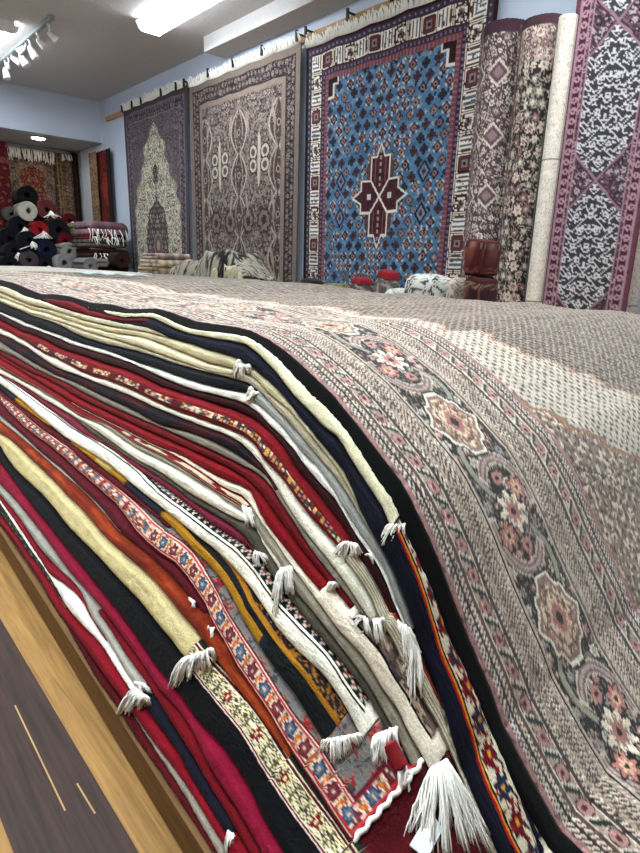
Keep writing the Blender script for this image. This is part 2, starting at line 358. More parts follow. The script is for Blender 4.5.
def strip_col(kind, s, d, D, u, d1, se):
    """colour of a rug's visible strip: s along the edge, d metres in from the outer edge, D strip width"""
    o = np.ones(s.shape+(1,))
    def base(c, var=.05):
        return o*c*(1+var*(2*vn(s*60, d*400, 3)-1))[..., None]
    if kind in PLAIN:
        c, shade = PLAIN[kind]; col = base(c)
        if shade is not None:
            f = np.clip((fbm(s*9, d*70, 2)-.42)*5, 0, .8)[..., None]; col = col*(1-f)+shade*f
        return col
    if kind in EI and kind not in ('black2', 'navy1'):
        q = se < d; s = np.where(q, d, s); d = np.minimum(d, se)
    if kind == 'navy1':
        col = base(NAVY)
        w0 = d1
        m = (d > w0) & (d < w0+.003); col[m] = sc(.62, .07, .08)
        m = (d > w0+.003) & (d < w0+.0055); col[m] = sc(.83, .52, .12)
        m = (d > w0+.0055) & (d < w0+.008); col[m] = BLACK
        m = d > w0+.008
        if m.any():
            f = o*sc(.84, .80, .70); x = d-(w0+.022); p = .058
            zz = np.abs(fr(s/.029)-.5)*2; ln = np.abs(x+.012-.016*zz) < .003; f[ln] = sc(.55, .06, .10)
            ln = np.abs(x-.004-.010*zz) < .0016; f[ln] = BLACK
            r, t, h = ros(s, x+.0145, .029, .029, 4, 0, False)
            R = .0105*(.8+.25*np.cos(6*t)); k = r < R
            odd = np.mod(np.floor(s/.029), 2) > .5
            f[k & odd] = sc(.42, .03, .12); f[k & ~odd] = sc(.12, .17, .28)
            f[(r < .003)] = sc(.85, .60, .12); f[(r < R*1.25) & (r >= R)] = DARK
            fl = fbm(s*190, x*190, 8); f[(fl < .33) & (r > R*1.25)] = sc(.50, .08, .10)
            col[m] = f[m]
        return col
    if kind == 'red1':
        col = base(sc(.45, .035, .075)); q = d/np.maximum(D, 1e-4)
        m = (q > .18) & (q < .48) & (u < 1.75); k = np.floor(s/.0085)+7*np.floor(q*9+vn(s*60, q, 2))
        pal = np.array([CREAM, sc(.45, .08, .10), sc(.20, .30, .25), CREAM, sc(.75, .45, .40), sc(.20, .22, .33), sc(.80, .62, .35), CREAM])
        c = pal[(h2(k, 0*k, 2)*8).astype(int) % 8]; c = np.where((np.abs(fr(s/.0085)-.5) > .36)[..., None], BURG, c); col[m] = c[m]
        m = (q > .09) & (q < .13); col[m] = DARK
        return col
    if kind == 'red3':
        col = base(sc(.46, .05, .09)); q = d/np.maximum(D, 1e-4); m = (q > .35) & (q < .78) & (u < 1.05) & (vn(s*45, q*3, 3) > .42)
        col[m] = sc(.80, .72, .62); m = (q > .14) & (q < .2); col[m] = sc(.75, .62, .55); return col
    if kind == 'striped':
        col = base(sc(.80, .76, .66)); q = d/np.maximum(D, 1e-4); m = fr(d/.0035) < .28; col[m] = sc(.48, .44, .38)
        m = (d > .017) & (u > .25); col[m] = (base(sc(.56, .15, .09)))[m]
        m = (d > .023); col[m] = sc(.12, .05, .05); return col
    if kind == 'ivory':
        col = base(sc(.95, .90, .81)); m = (d > d1); col[m] = BLACK
        f = o*sc(.40, .33, .31); f = floral(s, d, f, .028, [sc(.62, .52, .45), sc(.30, .25, .26), sc(.70, .60, .52)], 5, .45)
        m = d > d1+.003; col[m] = f[m]
        return col
    if kind == 'white3':
        col = base(sc(.97, .95, .88)); w0 = d1
        a = d-w0
        m = (a > 0) & (a < .0022); col[m] = BLACK
        m = (a > .005) & (a < .018); f = o*BLACK
        zz = np.abs(fr(s/.016)-.5)*2; f[np.abs(a-.0115-.005*(zz-.5)*2) < .0016] = sc(.8, .78, .72); r, t, h = ros(s, a-.0115+.008, .016, .016, 2, 0, False); f[r < .0025] = sc(.6, .2, .18)
        col[m] = f[m]
        m = (a > .018) & (a < .0205); col[m] = sc(.8, .78, .72)
        m = a > .0205; f = o*sc(.46, .45, .41); v = fbm(s*95, a*140, 4); f[np.abs(fr(v*4)-.5) < .17] = sc(.16, .15, .15); f[v > .62] = sc(.74, .72, .66); col[m] = f[m]
        return col
    if kind == 'gold':
        k = np.floor(s/.075+.35*np.floor(d/.02)); h = h2(k, 0*k, 5)
        col = base(sc(.66, .47, .10)); col[h < .38] = sc(.11, .12, .17); m = (h > .8); col[m] = sc(.72, .62, .35)
        m = (d > .013) & (d < .021); col[m] = sc(.08, .075, .09)
        m = (d > .021) & (d < .027); col[m] = sc(.62, .42, .10)
        f = o*sc(.13, .10, .13); v = fbm(s*70, d*90, 3); f[np.abs(fr(v*3.5)-.5) < .17] = sc(.60, .40, .12)
        r, t, h = ros(s, d, .034, .034, 2, .3); f[r < .009] = sc(.15, .12, .28); f[(r < .004)] = sc(.42, .25, .22)
        m = d > .027; col[m] = f[m]
        m = u > 1.15; col[m & (d < .5*D)] = col[m & (d < .5*D)]
        m = (u < .50) & (d < .02); col[m] = sc(.07, .085, .085)
        return col
    if kind == 'floral':
        q = np.minimum(d, D)
        b0, b1 = .009, .037
        col = base(sc(.50, .09, .17))
        hi = np.clip(d1-.003, .004, None); lo = hi*.20; x = (d-lo)/(hi-lo)
        m = (x > 0) & (x < 1)
        f = o*sc(.84, .70, .60)
        p = .030; c = fr(s/p)-.5; idx = np.floor(s/p); odd = np.mod(idx, 2) > .5
        rr = np.hypot(c*p, (x-.5)*(hi-lo)); th = np.arctan2((x-.5)*(hi-lo), c*p)
        R = .0104*(.88+.16*np.cos(5*th+.6))
        zz = np.sin(2*math.pi*s/(2*p)); ln = np.abs((x-.5)*2+zz*.92) < .13; f[ln] = sc(.62, .22, .18)
        e = np.hypot((fr(s/p+.5)-.5)*p*1.3+(x-.5)*.012, (x-.5)*.020); f[e < .0055] = sc(.76, .38, .16); f[(e < .002)] = sc(.85, .55, .25)
        g = np.hypot((fr(s/p+.5)-.5)*p, (np.abs(x-.5)-.36)*.026); f[g < .0028] = sc(.36, .36, .25)
        f[rr < R*1.22] = sc(.90, .80, .72)
        k = rr < R; f[k & odd] = sc(.20, .26, .36); f[k & ~odd] = sc(.38, .13, .18)
        f[(rr < R*.62) & odd] = sc(.36, .43, .50); f[(rr < R*.6) & ~odd] = sc(.46, .20, .24); f[rr < .002] = sc(.8, .7, .6)
        col[m] = f[m]
        for a, wd, cc in ((lo-.0020, .0016, sc(.87, .74, .68)), (lo, .0018, sc(.76, .20, .20)), (hi, .0018, sc(.74, .22, .24)), (hi+.0022, .0014, sc(.85, .74, .68)), (hi+.004, .0016, sc(.3, .10, .13))):
            m = (d > a) & (d < a+wd) & (d < D-.0006); col[m] = cc
        f = o*sc(.45, .44, .43); r, t, h = ros(s, d, .045, .045, 6, .4); R = .013*(.7+.3*np.cos(8*t)); f[r < R*1.4] = sc(.62, .42, .36); f[r < R] = sc(.60, .12, .14); f[r < .004] = sc(.16, .18, .25)
        v = fbm(s*60, d*60, 8); f[np.abs(fr(v*3)-.5) < .09] = sc(.25, .26, .25)
        m = (d > hi+.0056); col[m] = f[m]
        return col
    if kind == 'black2':
        col = base(sc(.032, .035, .047)); w0 = d1
        for a, wd, cc in ((w0, .0016, sc(.88, .74, .72)), (w0+.0016, .0016, BURG), (w0+.0032, .0012, CREAM)):
            m = (d > a) & (d < a+wd) & (u < 1.6); col[m] = cc
        a0, a1 = w0+.0044, w0+.0235
        x = (d-a0)/(a1-a0); m = (x > 0) & (x < 1); f = o*sc(.84, .78, .58)
        p = .033; c = fr(s/p)-.5; odd = np.mod(np.floor(s/p), 2) > .5
        r, t, h = ros(s, (x-.5)*.019+.0055*.5, .0085, .0085, 3, .3); f[r < .0040] = sc(.22, .20, .17); f[(r < .0028)] = sc(.90, .86, .74); f[r < .0012] = sc(.45, .42, .30)
        rr = np.hypot(c*p, (x-.5)*.019); th = np.arctan2((x-.5), c)
        k = (rr < .0082*(.75+.3*np.cos(5*th))) & odd; f[k] = sc(.45, .06, .10); f[(rr < .0025) & odd] = sc(.9, .8, .6)
        k = (rr > .0105) & (rr < .0135) & ~odd; f[k] = sc(.36, .34, .24)
        col[m] = f[m]
        for a, wd, cc in ((a1, .0012, CREAM), (a1+.0012, .0028, BURG), (a1+.004, .0014, CREAM), (a1+.0054, .02, sc(.10, .15, .12))):
            m = (d > a) & (d < a+wd); col[m] = cc
        f = o*sc(.12, .15, .13); v = fbm(s*80, d*90, 2); f[v > .58] = sc(.40, .12, .14)
        f[...] = np.where((d > a1+.014)[..., None], sc(.30, .04, .07), f); m = d > a1+.008; col[m] = f[m]
        return col
    if kind == 'dotted':
        col = base(sc(.09, .11, .10)); col[vn(s*220, d*420, 4) > .74] = sc(.42, .42, .36)
        m = u < .98; col[m & (d > .5*D)] = sc(.14, .05, .06); m2 = (u < .98) & (d < .45*D) & (d > .1*D); col[m2] = sc(.80, .55, .25); return col
    return base(GREY)
PLAIN = {'cream1':(sc(.90, .88, .74), None), 'burg1':(sc(.42, .05, .10), None), 'beige1':(sc(.76, .72, .62), None), 'beige2':(sc(.72, .68, .54), None),
 'beige3':(sc(.83, .79, .65), None), 'beige4':(sc(.66, .62, .52), None), 'ink1':(sc(.045, .055, .08), None), 'grey1':(sc(.57, .57, .55), None), 'white1':(sc(.91, .90, .86), None),
 'burg2':(sc(.17, .03, .045), None), 'cream2':(sc(.89, .87, .79), None), 'ink2':(sc(.055, .055, .08), sc(.25, .05, .08)), 'grey2':(sc(.50, .47, .42), None), 'burg3':(sc(.38, .04, .07), None),  # burg2 colour carries the shade of the recess it fills
 'red2':(sc(.46, .025, .065), None), 'grey3':(sc(.56, .53, .46), None), 'white2':(sc(.86, .84, .76), None), 'olive':(sc(.30, .28, .23), None), 'mauve':(sc(.42, .11, .19), None),
 'burg4':(sc(.33, .06, .09), None), 'burg5':(sc(.33, .05, .10), None), 'white4':(sc(.70, .68, .64), None), 'orange':(sc(.58, .22, .08), sc(.42, .12, .05)), 'cream3':(sc(.79, .73, .53), None),
 'crimson':(sc(.50, .05, .17), None), 'red4':(sc(.42, .025, .08), None), 'stone':(sc(.62, .60, .56), None), 'red5':(sc(.48, .05, .13), None), 'white5':(sc(.95, .93, .89), None),
 'navy2':(sc(.06, .065, .12), None), 'red6':(sc(.47, .03, .095), None), 'stone2':(sc(.56, .52, .47), None), 'wine':(sc(.30, .02, .05), None), 'black':(sc(.13, .125, .115), None)}
EI = {
 'white3': [(0,376),(42,406.7),(80,433.8),(108,450.6),(136,471.7),(160,494.5),(188,515.6),(219,539.6),(230,547),(250,566.6),(275,602),(303,633),(330,662.7),(345,688),(369,721)],
 'ivory': [(354,622.7),(366,638),(379,653.6),(390,674.7),(404,697),(424,733),(435,748.5)],
 'navy1': [(396,534),(401,546),(412.5,573),(427,618),(438,656.6),(452,690),(466,733),(479,778),(490,803),(505,840)],
 'black2': [(186,661),(202,682),(223,707.5),(243,733),(268,775),(293,814.6),(319,851)],
 'floral': [(0,394.5),(21,412),(42,430),(63,444),(90,466),(112,484),(136,504),(160,527),(188,548),(206,571),(220.5,595),(233,620),(244,637),(267,673),(282,697),(299,722),(319,747),(341,784),(355,805)]}
LAB = {
 'cream1':('cream edged rug just under the big patterned top carpet, white fringe hanging over navy',),
 'burg1':('thin burgundy rug showing just under the black edge of the top carpet at far left',),
 'navy1':('navy banded rug with red and gold line and white floral border, second from the top',),
 'beige1':('thinnest beige rug, highest of the beige layers near the top of the pile',),
 'beige2':('beige rug with knotted white tassel where the pile bends, second of the beige layers',),
 'beige3':('pale yellow beige rug edge, thickest of the beige layers above the upper black edge',),
 'beige4':('thin olive beige rug lying directly on the upper black rug edge',),
 'ink1':('blue black rug edge between the beige layers and a white one at top left',),
 'grey1':('light grey ribbed rug edge beside a white one, right of the bend in the pile',),
 'white1':('white rug edge with a small knotted tassel at the bend, above dark burgundy',),
 'burg2':('very dark burgundy rug painted as the shaded recess between white and bright red edges',),
 'red1':('bright red rug with a beaded multicolour stripe along its side, upper of the reds',),
 'striped':('cream corded runner with orange red side, emerging under the tassel of the beaded red rug',),
 'cream2':('cream rug edge directly below the beaded red rug, tufted white end',),
 'ink2':('blue black rug with a thin pale rim, under a cream rug in mid pile',),
 'grey2':('grey beige flat rug edge above two bright reds in mid pile',),
 'burg3':('dark red rug above a thin yellow line, paired with a brighter red in mid pile',),
 'red2':('bright plain red rug in mid pile with pale underside, bent sharply downward',),
 'ivory':('ivory bordered rug with mauve field, black line and the longest white fringe and tag',),
 'red3':('crimson rug with broken white figures along its side, ending in a grey knot',),
 'grey3':('grey beige flat woven runner reaching down between two ivory rugs',),
 'white2':('slim white rolled rug edge ending in a large white tassel over the black bordered rug',),
 'olive':('dull olive grey rug edge in shadow above a mauve one',),
 'mauve':('plain mauve rug edge above the white rug with black zigzag border',),
 'white3':('white rug with black zigzag inner border and tasselled corner, mid pile',),
 'gold':('mustard and navy blocked rug with dark corner and white tassels',),
 'burg4':('thin burgundy rug under the mustard and navy one at left',),
 'floral':('pink runner with a chain of blue and maroon flowers and white selvage at its end',),
 'burg5':('deep burgundy rug edge right below the pink flowered runner',),
 'white4':('narrow white edge between burgundy and rust orange rugs at left',),
 'orange':('rust orange shaggy rug edge above the wide cream one',),
 'cream3':('wide cream shaggy rug edge with white tassel falling on the black rug',),
 'black2':('wide black rug edge with cream border of small maroon flowers',),
 'crimson':('wide crimson velvet rug edge next below the wide black one',),
 'red4':('narrow dark red rug under the wide crimson one, at lower front',),
 'stone':('stone grey rug edge beside the lowest white rug, above a cream tassel',),
 'red5':('dark raspberry red strip between stone grey and white rugs near the bottom',),
 'white5':('lowest white rug, widening toward a cream twisted tassel',),
 'navy2':('navy rug below the cream twisted tassel with small tuft at its tip',),
 'dotted':('black flecked rug near the bottom with thin orange piping at left',),
 'red6':('bright red rug lowest but two, running along the oak board',),
 'stone2':('thin stone coloured rug between two reds next to the oak board',),
 'wine':('darkest wine red rug at the very bottom resting on the platform',)}
PATT = {'navy1','red1','red3','striped','ivory','white3','gold','floral','black2','dotted'}
def offset_normals(P):
    du = np.gradient(P, axis=0); dv = np.gradient(P, axis=1); n = np.cross(dv, du); n /= (np.linalg.norm(n, axis=-1, keepdims=True)+1e-9)
    sgn = np.sign((n*np.array([-.6, -.3, .7])).sum(-1, keepdims=True)); return n*np.where(sgn == 0, 1, sgn)
RUG = {}; ENDS = {}
for idx, k in enumerate(ORDER):
    if k == 'black': continue
    m = (UN >= U0[k]-1e-6) & (UN <= U1[k]+1e-6)
    u = np.r_[U0[k], UN[m], U1[k]] if k not in RUNS_OUT else UN[m]
    u = np.unique(np.round(u, 5)); vl = np.interp(u, UN, VL[k]); vu = np.interp(u, UN, VU[k])
    vu = np.minimum(vu, vl-.002)
    nt = 104 if k in PATT else 17
    t = np.linspace(0, 1, nt)
    # wide strips (tread exposed): even; colours by distance from the outer edge
    P0 = S(u[:, None]+0*t, vu[:, None]+(vl-vu)[:, None]*t)
    wid = np.linalg.norm(np.diff(P0, axis=1), axis=-1); D = wid.sum(1)
    d = (D[:, None]-np.c_[np.zeros(len(u)), np.cumsum(wid, 1)])
    n = offset_normals(P0)
    amp = np.minimum(.27*D, .0065)[:, None]
    f = (np.clip(t, 0, 1)**.55)*(1-t**5)
    # outer edge is round within the last centimetre, however wide the tread
    e = np.clip(d/np.minimum(.011, .9*D)[:, None], 0, 1); rise = np.sqrt(np.clip(1-(1-e)**2, 0, 1))
    inn = np.clip((D[:, None]-d)/np.minimum(.012, .5*D)[:, None], 0, 1)
    off = amp*rise*(.25+.75*inn)-.0055*(1-inn)*np.clip(D/.012, .3, 1)[:, None]
    s = np.interp(u, UN, ARC)[:, None]+0*t
    fuzz = (vn(s*260, d*420, idx)-.5)*.0016+(fbm(s*38, d*60, idx+7)-.5)*.003*rise
    P = P0+n*(off+fuzz)[..., None]
    if k in EI:
        vi = np.interp(u, UN, edge(EI[k])[0]); d1 = np.where((u > edge(EI[k])[2]+.004) & (k not in ('floral', 'white3')), 9, np.clip((vl-vi)/np.maximum(vl-vu, 1e-4)*D, .0008, 9))[:, None]+0*t
    else: d1 = np.full(P0.shape[:2], 9.)
    se = s-s[0] if k not in RUNS_OUT else 9+0*s
    col = strip_col(k, s, d, D[:, None]+0*t, u[:, None]+0*t, d1, se)
    # hidden inner body: slab reaching into the pile
    wi = 1.78+.12*rng.random()
    zl, zu = P0[:, -1, 2]+.0006, P0[:, 0, 2]-.0016
    zmax = zT(u)-.034
    bot = np.stack([P0[:, -1, 0]+.006, u, zl], -1); ti = np.minimum(zu, zmax-idx*.0016); bin_ = np.stack([wi+0*u, u, np.minimum(zl, ti-.0009)], -1)
    tin = np.stack([wi+0*u, u, ti], -1); tup = np.stack([P0[:, 0, 0]+.012, u, zu-.0006], -1)
    ring = np.concatenate([P, bot[:, None], bin_[:, None], tin[:, None], tup[:, None]], 1)
    cc = np.concatenate([col, np.repeat(col[:, -1:], 2, 1), np.repeat(col[:, :1], 2, 1)], 1)
    V, F, cl = ring_solid(ring, cc); ENDS[k] = P[0]
    o = mesh('folded_rug', V, F, MW, cl); tag(o, LAB[k][0], 'rug', 'rugs stacked in the long pile')
    RUG[k] = o

# top carpet: binding, border, field
def arc_at(u): return np.interp(u, UA, SA)
UA = np.arange(0, 4.3, .004); SA = np.r_[0, np.cumsum(np.hypot(np.diff(UA), np.diff(zT(UA))))]
us = np.concatenate([np.arange(.06, .45, .0022), np.arange(.45, .9, .0035), np.arange(.9, 1.6, .008), np.arange(1.6, 4.2, .025)])
def inv_line(pts):
    q = []
    for p in dens(pts, 24):
        d = ray(*p); t = np.linspace(.3, 4, 8000); P = CAM+t[:, None]*d; f = P[:, 2]-zT(P[:, 1]); i = np.argmax(f < 0); q.append((P[i, 1], P[i, 0]))
    q = np.array(q); q = q[np.argsort(q[:, 0])]; return q
LN1 = inv_line([(505,392),(530,404),(567,422),(607,443),(640,461)]); LN2 = inv_line([(477,328),(505,342),(536,355),(572,367),(629,393),(640,396)])
def guard(col, x, s, W):
    """minor border bands across x in 0..W"""
    o = np.ones(x.shape+(1,)); q = x/W
    col[...] = o*sc(.60, .51, .45)
    tick = fr((s+x*.8)/.0078+.15*vn(s*40, x*90, 2)) < .47
    bands = [(0, .07, sc(.66, .46, .44), None), (.07, .16, sc(.80, .73, .66), sc(.25, .18, .16)), (.16, .20, sc(.33, .25, .22), None), (.20, .26, sc(.82, .75, .66), sc(.40, .28, .25)), (.26, .31, sc(.42, .33, .29), None),
             (.31, .54, sc(.66, .57, .50), 'row'), (.54, .58, sc(.36, .28, .24), None), (.58, .66, sc(.80, .73, .66), sc(.28, .20, .18)), (.66, .72, sc(.60, .50, .43), sc(.74, .65, .56)), (.72, .80, sc(.38, .29, .26), sc(.72, .64, .56)), (.80, .90, sc(.78, .70, .62), sc(.36, .22, .20)), (.90, 1.0, sc(.62, .52, .46), sc(.78, .70, .61))]
    for a, b, c, e in bands:
        m = (q >= a) & (q < b); col[m] = c
        if isinstance(e, np.ndarray): col[m & tick] = e
        if e is 'row' if False else (isinstance(e, str)):
            p = .043; c0 = fr(s/p)-.5; y = (q-(a+b)/2)*W; r = np.hypot(c0*p, y); th = np.arctan2(y, c0)
            col[m & (np.abs(np.abs(y)-.013) < .0018)] = sc(.80, .72, .64)
            col[m & (r < .0125)] = sc(.30, .22, .2); col[m & (r < .0108*(.85+.15*np.cos(6*th)))] = sc(.72, .50, .47); col[m & (r < .004)] = sc(.42, .20, .2)
            c1 = fr(s/p+.5)-.5; k = (np.abs(c1*p+y*.8) < .0042) & (np.abs(y) < .011); col[m & k] = sc(.20, .30, .25); k = (np.abs(c1*p+y*.8-.006) < .0018) & (np.abs(y) < .011); col[m & k] = sc(.82, .76, .68)
    lf = (vn(s*150, x*230, 3) > .78); col[lf] = col[lf]*.68
    lf = (vn(s*140, x*230, 6) > .82); col[lf] = np.minimum(col[lf]*1.2, 1)
    return col
def main_border(x, s, W, s0):
    """wide dark border with lobed medallions, star flowers, paisley leaves"""
    o = np.ones(x.shape+(1,)); col = o*sc(.17, .15, .14)
    y = x-W/2
    col = floral(s, x, col, .0255, [sc(.72, .48, .44), sc(.78, .70, .62), sc(.50, .52, .54), sc(.70, .60, .50), sc(.34, .28, .27)], 11, .41, 6, .45, line=sc(.50, .44, .38))
    PER = PERB; a = fr((s-s0)/PER+.5)-.5; a = a*PER
    b = fr((s-s0)/PER)-.5; b = b*PER
    st = np.abs(y-.050*np.sin(2*math.pi*(s-s0)/PER*1.0)) < .0055; col[np.abs(y-.050*np.sin(2*math.pi*(s-s0)/PER)) < .0085] = DARK; col[st] = sc(.60, .58, .50)
    # curved leaves around the star flower
    for sg in (-1, 1):
        rr = np.hypot(b*.72-sg*.012, y-sg*.008); th = np.arctan2(sg*y, sg*b)
        k = (rr > .045) & (rr < .057) & (th > -.5) & (th < 1.5); col[(rr > .0425) & (rr < .0595) & (th > -.6) & (th < 1.6)] = sc(.74, .67, .60); col[k] = sc(.50, .42, .41); col[k & (np.abs(rr-.051) < .0022)] = sc(.70, .58, .53)
    r = np.hypot(b, y); th = np.arctan2(y, b); R = .032*(.82+.18*np.cos(8*th))
    col[r < R*1.22] = DARK; col[r < R*1.08] = sc(.85, .78, .68); k = (r < R*.92); col[k] = sc(.62, .50, .44)
    col[k & (np.cos(8*th) > .2)] = sc(.86, .77, .66); col[r < .014] = sc(.72, .44, .42); col[r < .006] = sc(.28, .14, .14)
    # lobed medallion
    e = np.abs(a)/.078+np.abs(y)/.060; e2 = np.hypot(a/.064, y/.049); g = .55*e+.45*e2; th = np.arctan2(y/.06, a/.085); g = g*(1+.06*np.cos(10*th))
    col[g < 1.10] = DARK; col[g < 1.03] = sc(.86, .80, .70); k = g < .93; col[k] = sc(.58, .44, .40)
    k = (g < .80); col[k] = sc(.72, .52, .42); col[k & (np.cos(12*th) > .15)] = sc(.52, .46, .36); col[k & (np.cos(12*th) > .75)] = sc(.80, .70, .58)
    nz = fbm(s*150, x*150, 31); q = (g < .80) & (nz > .58); col[q] = sc(.84, .74, .62); q = (g < .80) & (nz < .36); col[q] = sc(.50, .30, .27)
    q = (np.abs(g-.60) < .03); col[q] = sc(.46, .36, .30)
    col[(g < .42)] = sc(.80, .66, .54); col[(g < .34)] = sc(.68, .42, .38); col[(g < .16)] = sc(.20, .13, .14)
    k = (np.hypot(np.abs(a)-.112, y) < .012); col[k] = sc(.74, .48, .44); col[(np.hypot(np.abs(a)-.112, y) < .004)] = sc(.25, .15, .15)
    for sg in (-1, 1):
        r = np.hypot(a-sg*.135, y+sg*.035); th = np.arctan2(y+sg*.035, a-sg*.135); R = .021*(.8+.2*np.cos(7*th))
        col[r < R*1.2] = DARK; col[r < R] = sc(.76, .46, .41); col[r < R*.55] = sc(.84, .66, .52); col[r < R*.25] = sc(.3, .2, .16)
    m = np.abs(y) > W/2-.004; col[m] = DARK; m = (np.abs(y) > W/2-.0075) & ~m; col[m] = sc(.74, .66, .58)
    return col
def field(wv, uv, s):
    o = np.ones(wv.shape+(1,)); w1 = np.interp(uv, LN1[:, 0], LN1[:, 1], left=3, right=.9); w2 = np.interp(uv, LN2[:, 0], LN2[:, 1], left=3.2, right=1.05)
    wig = .012*np.sin(s*95)+.006*np.sin(s*210+1)
    w1 = w1+wig; w2 = w2+wig
    r, t, h = ros(s, wv, .024, .019, 3, .12)
    col = o*sc(.57, .49, .41); col[vn(s*150, wv*170, 5) > .60] = sc(.80, .72, .62); col[vn(s*160, wv*150, 9) > .72] = sc(.48, .36, .30)
    col[r < .0050] = sc(.27, .20, .17); col[r < .0024] = sc(.62, .40, .36)
    mid = o*sc(.77, .71, .63); r2, t2, h2_ = ros(s, wv, .0195, .0145, 7, .1); mid[(r2 > .0058) & (r2 < .0074)] = sc(.64, .57, .50); mid[r2 < .0042] = sc(.30, .29, .27); mid[(r2 < .0016)] = sc(.55, .35, .32)
    dk = o*sc(.63, .55, .48); dk[(r2 > .0056) & (r2 < .0074)] = sc(.36, .28, .24); dk[r2 < .0050] = sc(.20, .16, .14); dk[r2 < .0018] = sc(.62, .50, .42)
    m = wv > w1; col[m] = mid[m]
    m = wv > w2; col[m] = dk[m]
    e = np.abs(wv-w1); col[e < .008] = sc(.66, .40, .24); col[e < .003] = sc(.72, .50, .30)
    col[(wv-w1 > .008) & (wv-w1 < .013)] = sc(.45, .47, .48)
    e = np.abs(wv-w2); col[e < .008] = sc(.62, .40, .30); col[e < .003] = sc(.80, .66, .50)
    e = np.abs(wv-(w1-.17)); k = (e < .006); col[k] = sc(.30, .31, .29)
    return col
def top_mesh(name, ws, colf, thick=.009, mat=MTOP, parent=None, edge_round=False):
    W, U = np.meshgrid(ws, us); s = np.interp(us, UA, SA)[:, None]+0*W
    Z = zT(U)-.010*(W-WT)*np.clip(U, 0, 1)+(fbm(W*3.2, U*3, 21)-.5)*.012*np.clip((W-.6)/.25, 0, 1)*np.clip((U-.15)/.3, 0, 1)
    col = grade(colf(W, U, s), 0.88, .62, 1.5, .44)*sc(.995, 1.0, .995)*(.90+.22*vn(s*420, W*420, 13))[..., None]
    lum = col.mean(-1)
    Z = Z+.0012*(vn(s*300, W*300, 4)-.5)+.0010*(lum-.4)
    if edge_round:
        W = np.where(W < WT, WT-(WT-W)*np.interp(U, [.5, .8], [1, .62]), W)
        sl = np.clip((WT-W)/(WT-wB(U)), 0, 1); Z = Z+(zB(U)-zT(U))*sl+.004
        Z = Z-.007*np.clip(1-(W-W[:, :1])/.008, 0, 1)**2-.004*np.clip((W-x0[1]+.006)/.006, 0, 1)
    nz = np.gradient(zT(us), us)[:, None]; k = 1/np.sqrt(1+nz**2)
    top = np.stack([W, U, Z], -1); low = top.copy(); low[..., 2] -= thick*k*1.0; low[..., 1] += thick*nz*k*0
    n, m = W.shape
    V = np.concatenate([top.reshape(-1, 3), low[:, [0, -1]].reshape(-1, 3)])
    F = grid_faces(n, m).tolist(); b = n*m
    for j in range(n-1):
        F.append((j*m, (j+1)*m, b+2*(j+1), b+2*j)); F.append((j*m+m-1, b+2*j+1, b+2*j+3, (j+1)*m+m-1)); F.append((b+2*j, b+2*j+2, b+2*j+3, b+2*j+1))
    cc = np.concatenate([col.reshape(-1, 3), col[:, [0, -1]].reshape(-1, 3)])
    return mesh(name, V, F, mat, cc, parent)
top = empty('patterned_carpet', (.9, 1.5, float(zT(1.5))-.01)); tag(top, 'large beige and brown patterned carpet with dark floral border draped over the whole pile', 'rug', 'rugs stacked in the long pile')
x0 = [WT-.0255, WT+.003, .696, .838, .985]
def cbind(W, U, s):
    c = np.ones(W.shape+(1,))*sc(.11, .105, .095); m = np.abs(fr(s/.004)-.5) > .36; c[m] = sc(.06, .057, .053); return c

def s_of(px):
    d = ray(*px); t = np.linspace(.3, 4, 8000); P = CAM+t[:, None]*d; i = np.argmax(P[:, 2]-zT(P[:, 1]) < 0); return float(arc_at(P[i, 1]))
sA = s_of((567, 612)); PERB = abs(s_of((449, 423))-sA)
parts = []
parts.append(top_mesh('edge_binding', np.linspace(x0[0], x0[1], 14), cbind, .012, MW, edge_round=True))
parts.append(top_mesh('guard_border', np.linspace(x0[1], x0[2], 60), lambda W, U, s: guard(np.zeros(W.shape+(3,)), W-x0[1], s, x0[2]-x0[1])))
parts.append(top_mesh('main_border', np.linspace(x0[2], x0[3], 66), lambda W, U, s: main_border(W-x0[2], s, x0[3]-x0[2], sA)))
parts.append(top_mesh('guard_border', np.linspace(x0[3], x0[4], 60), lambda W, U, s: guard(np.zeros(W.shape+(3,)), x0[4]-W, s, x0[4]-x0[3])))
parts.append(top_mesh('field', np.concatenate([np.arange(x0[4], 1.45, .0031), np.arange(1.45, 2.12, .006)]), field))
for p in parts:
    p.parent = top; p.location = -Vector(top.location)
parts[0]['label'] = 'black edge binding'; parts[2]['label'] = 'dark border with large pink flowers'

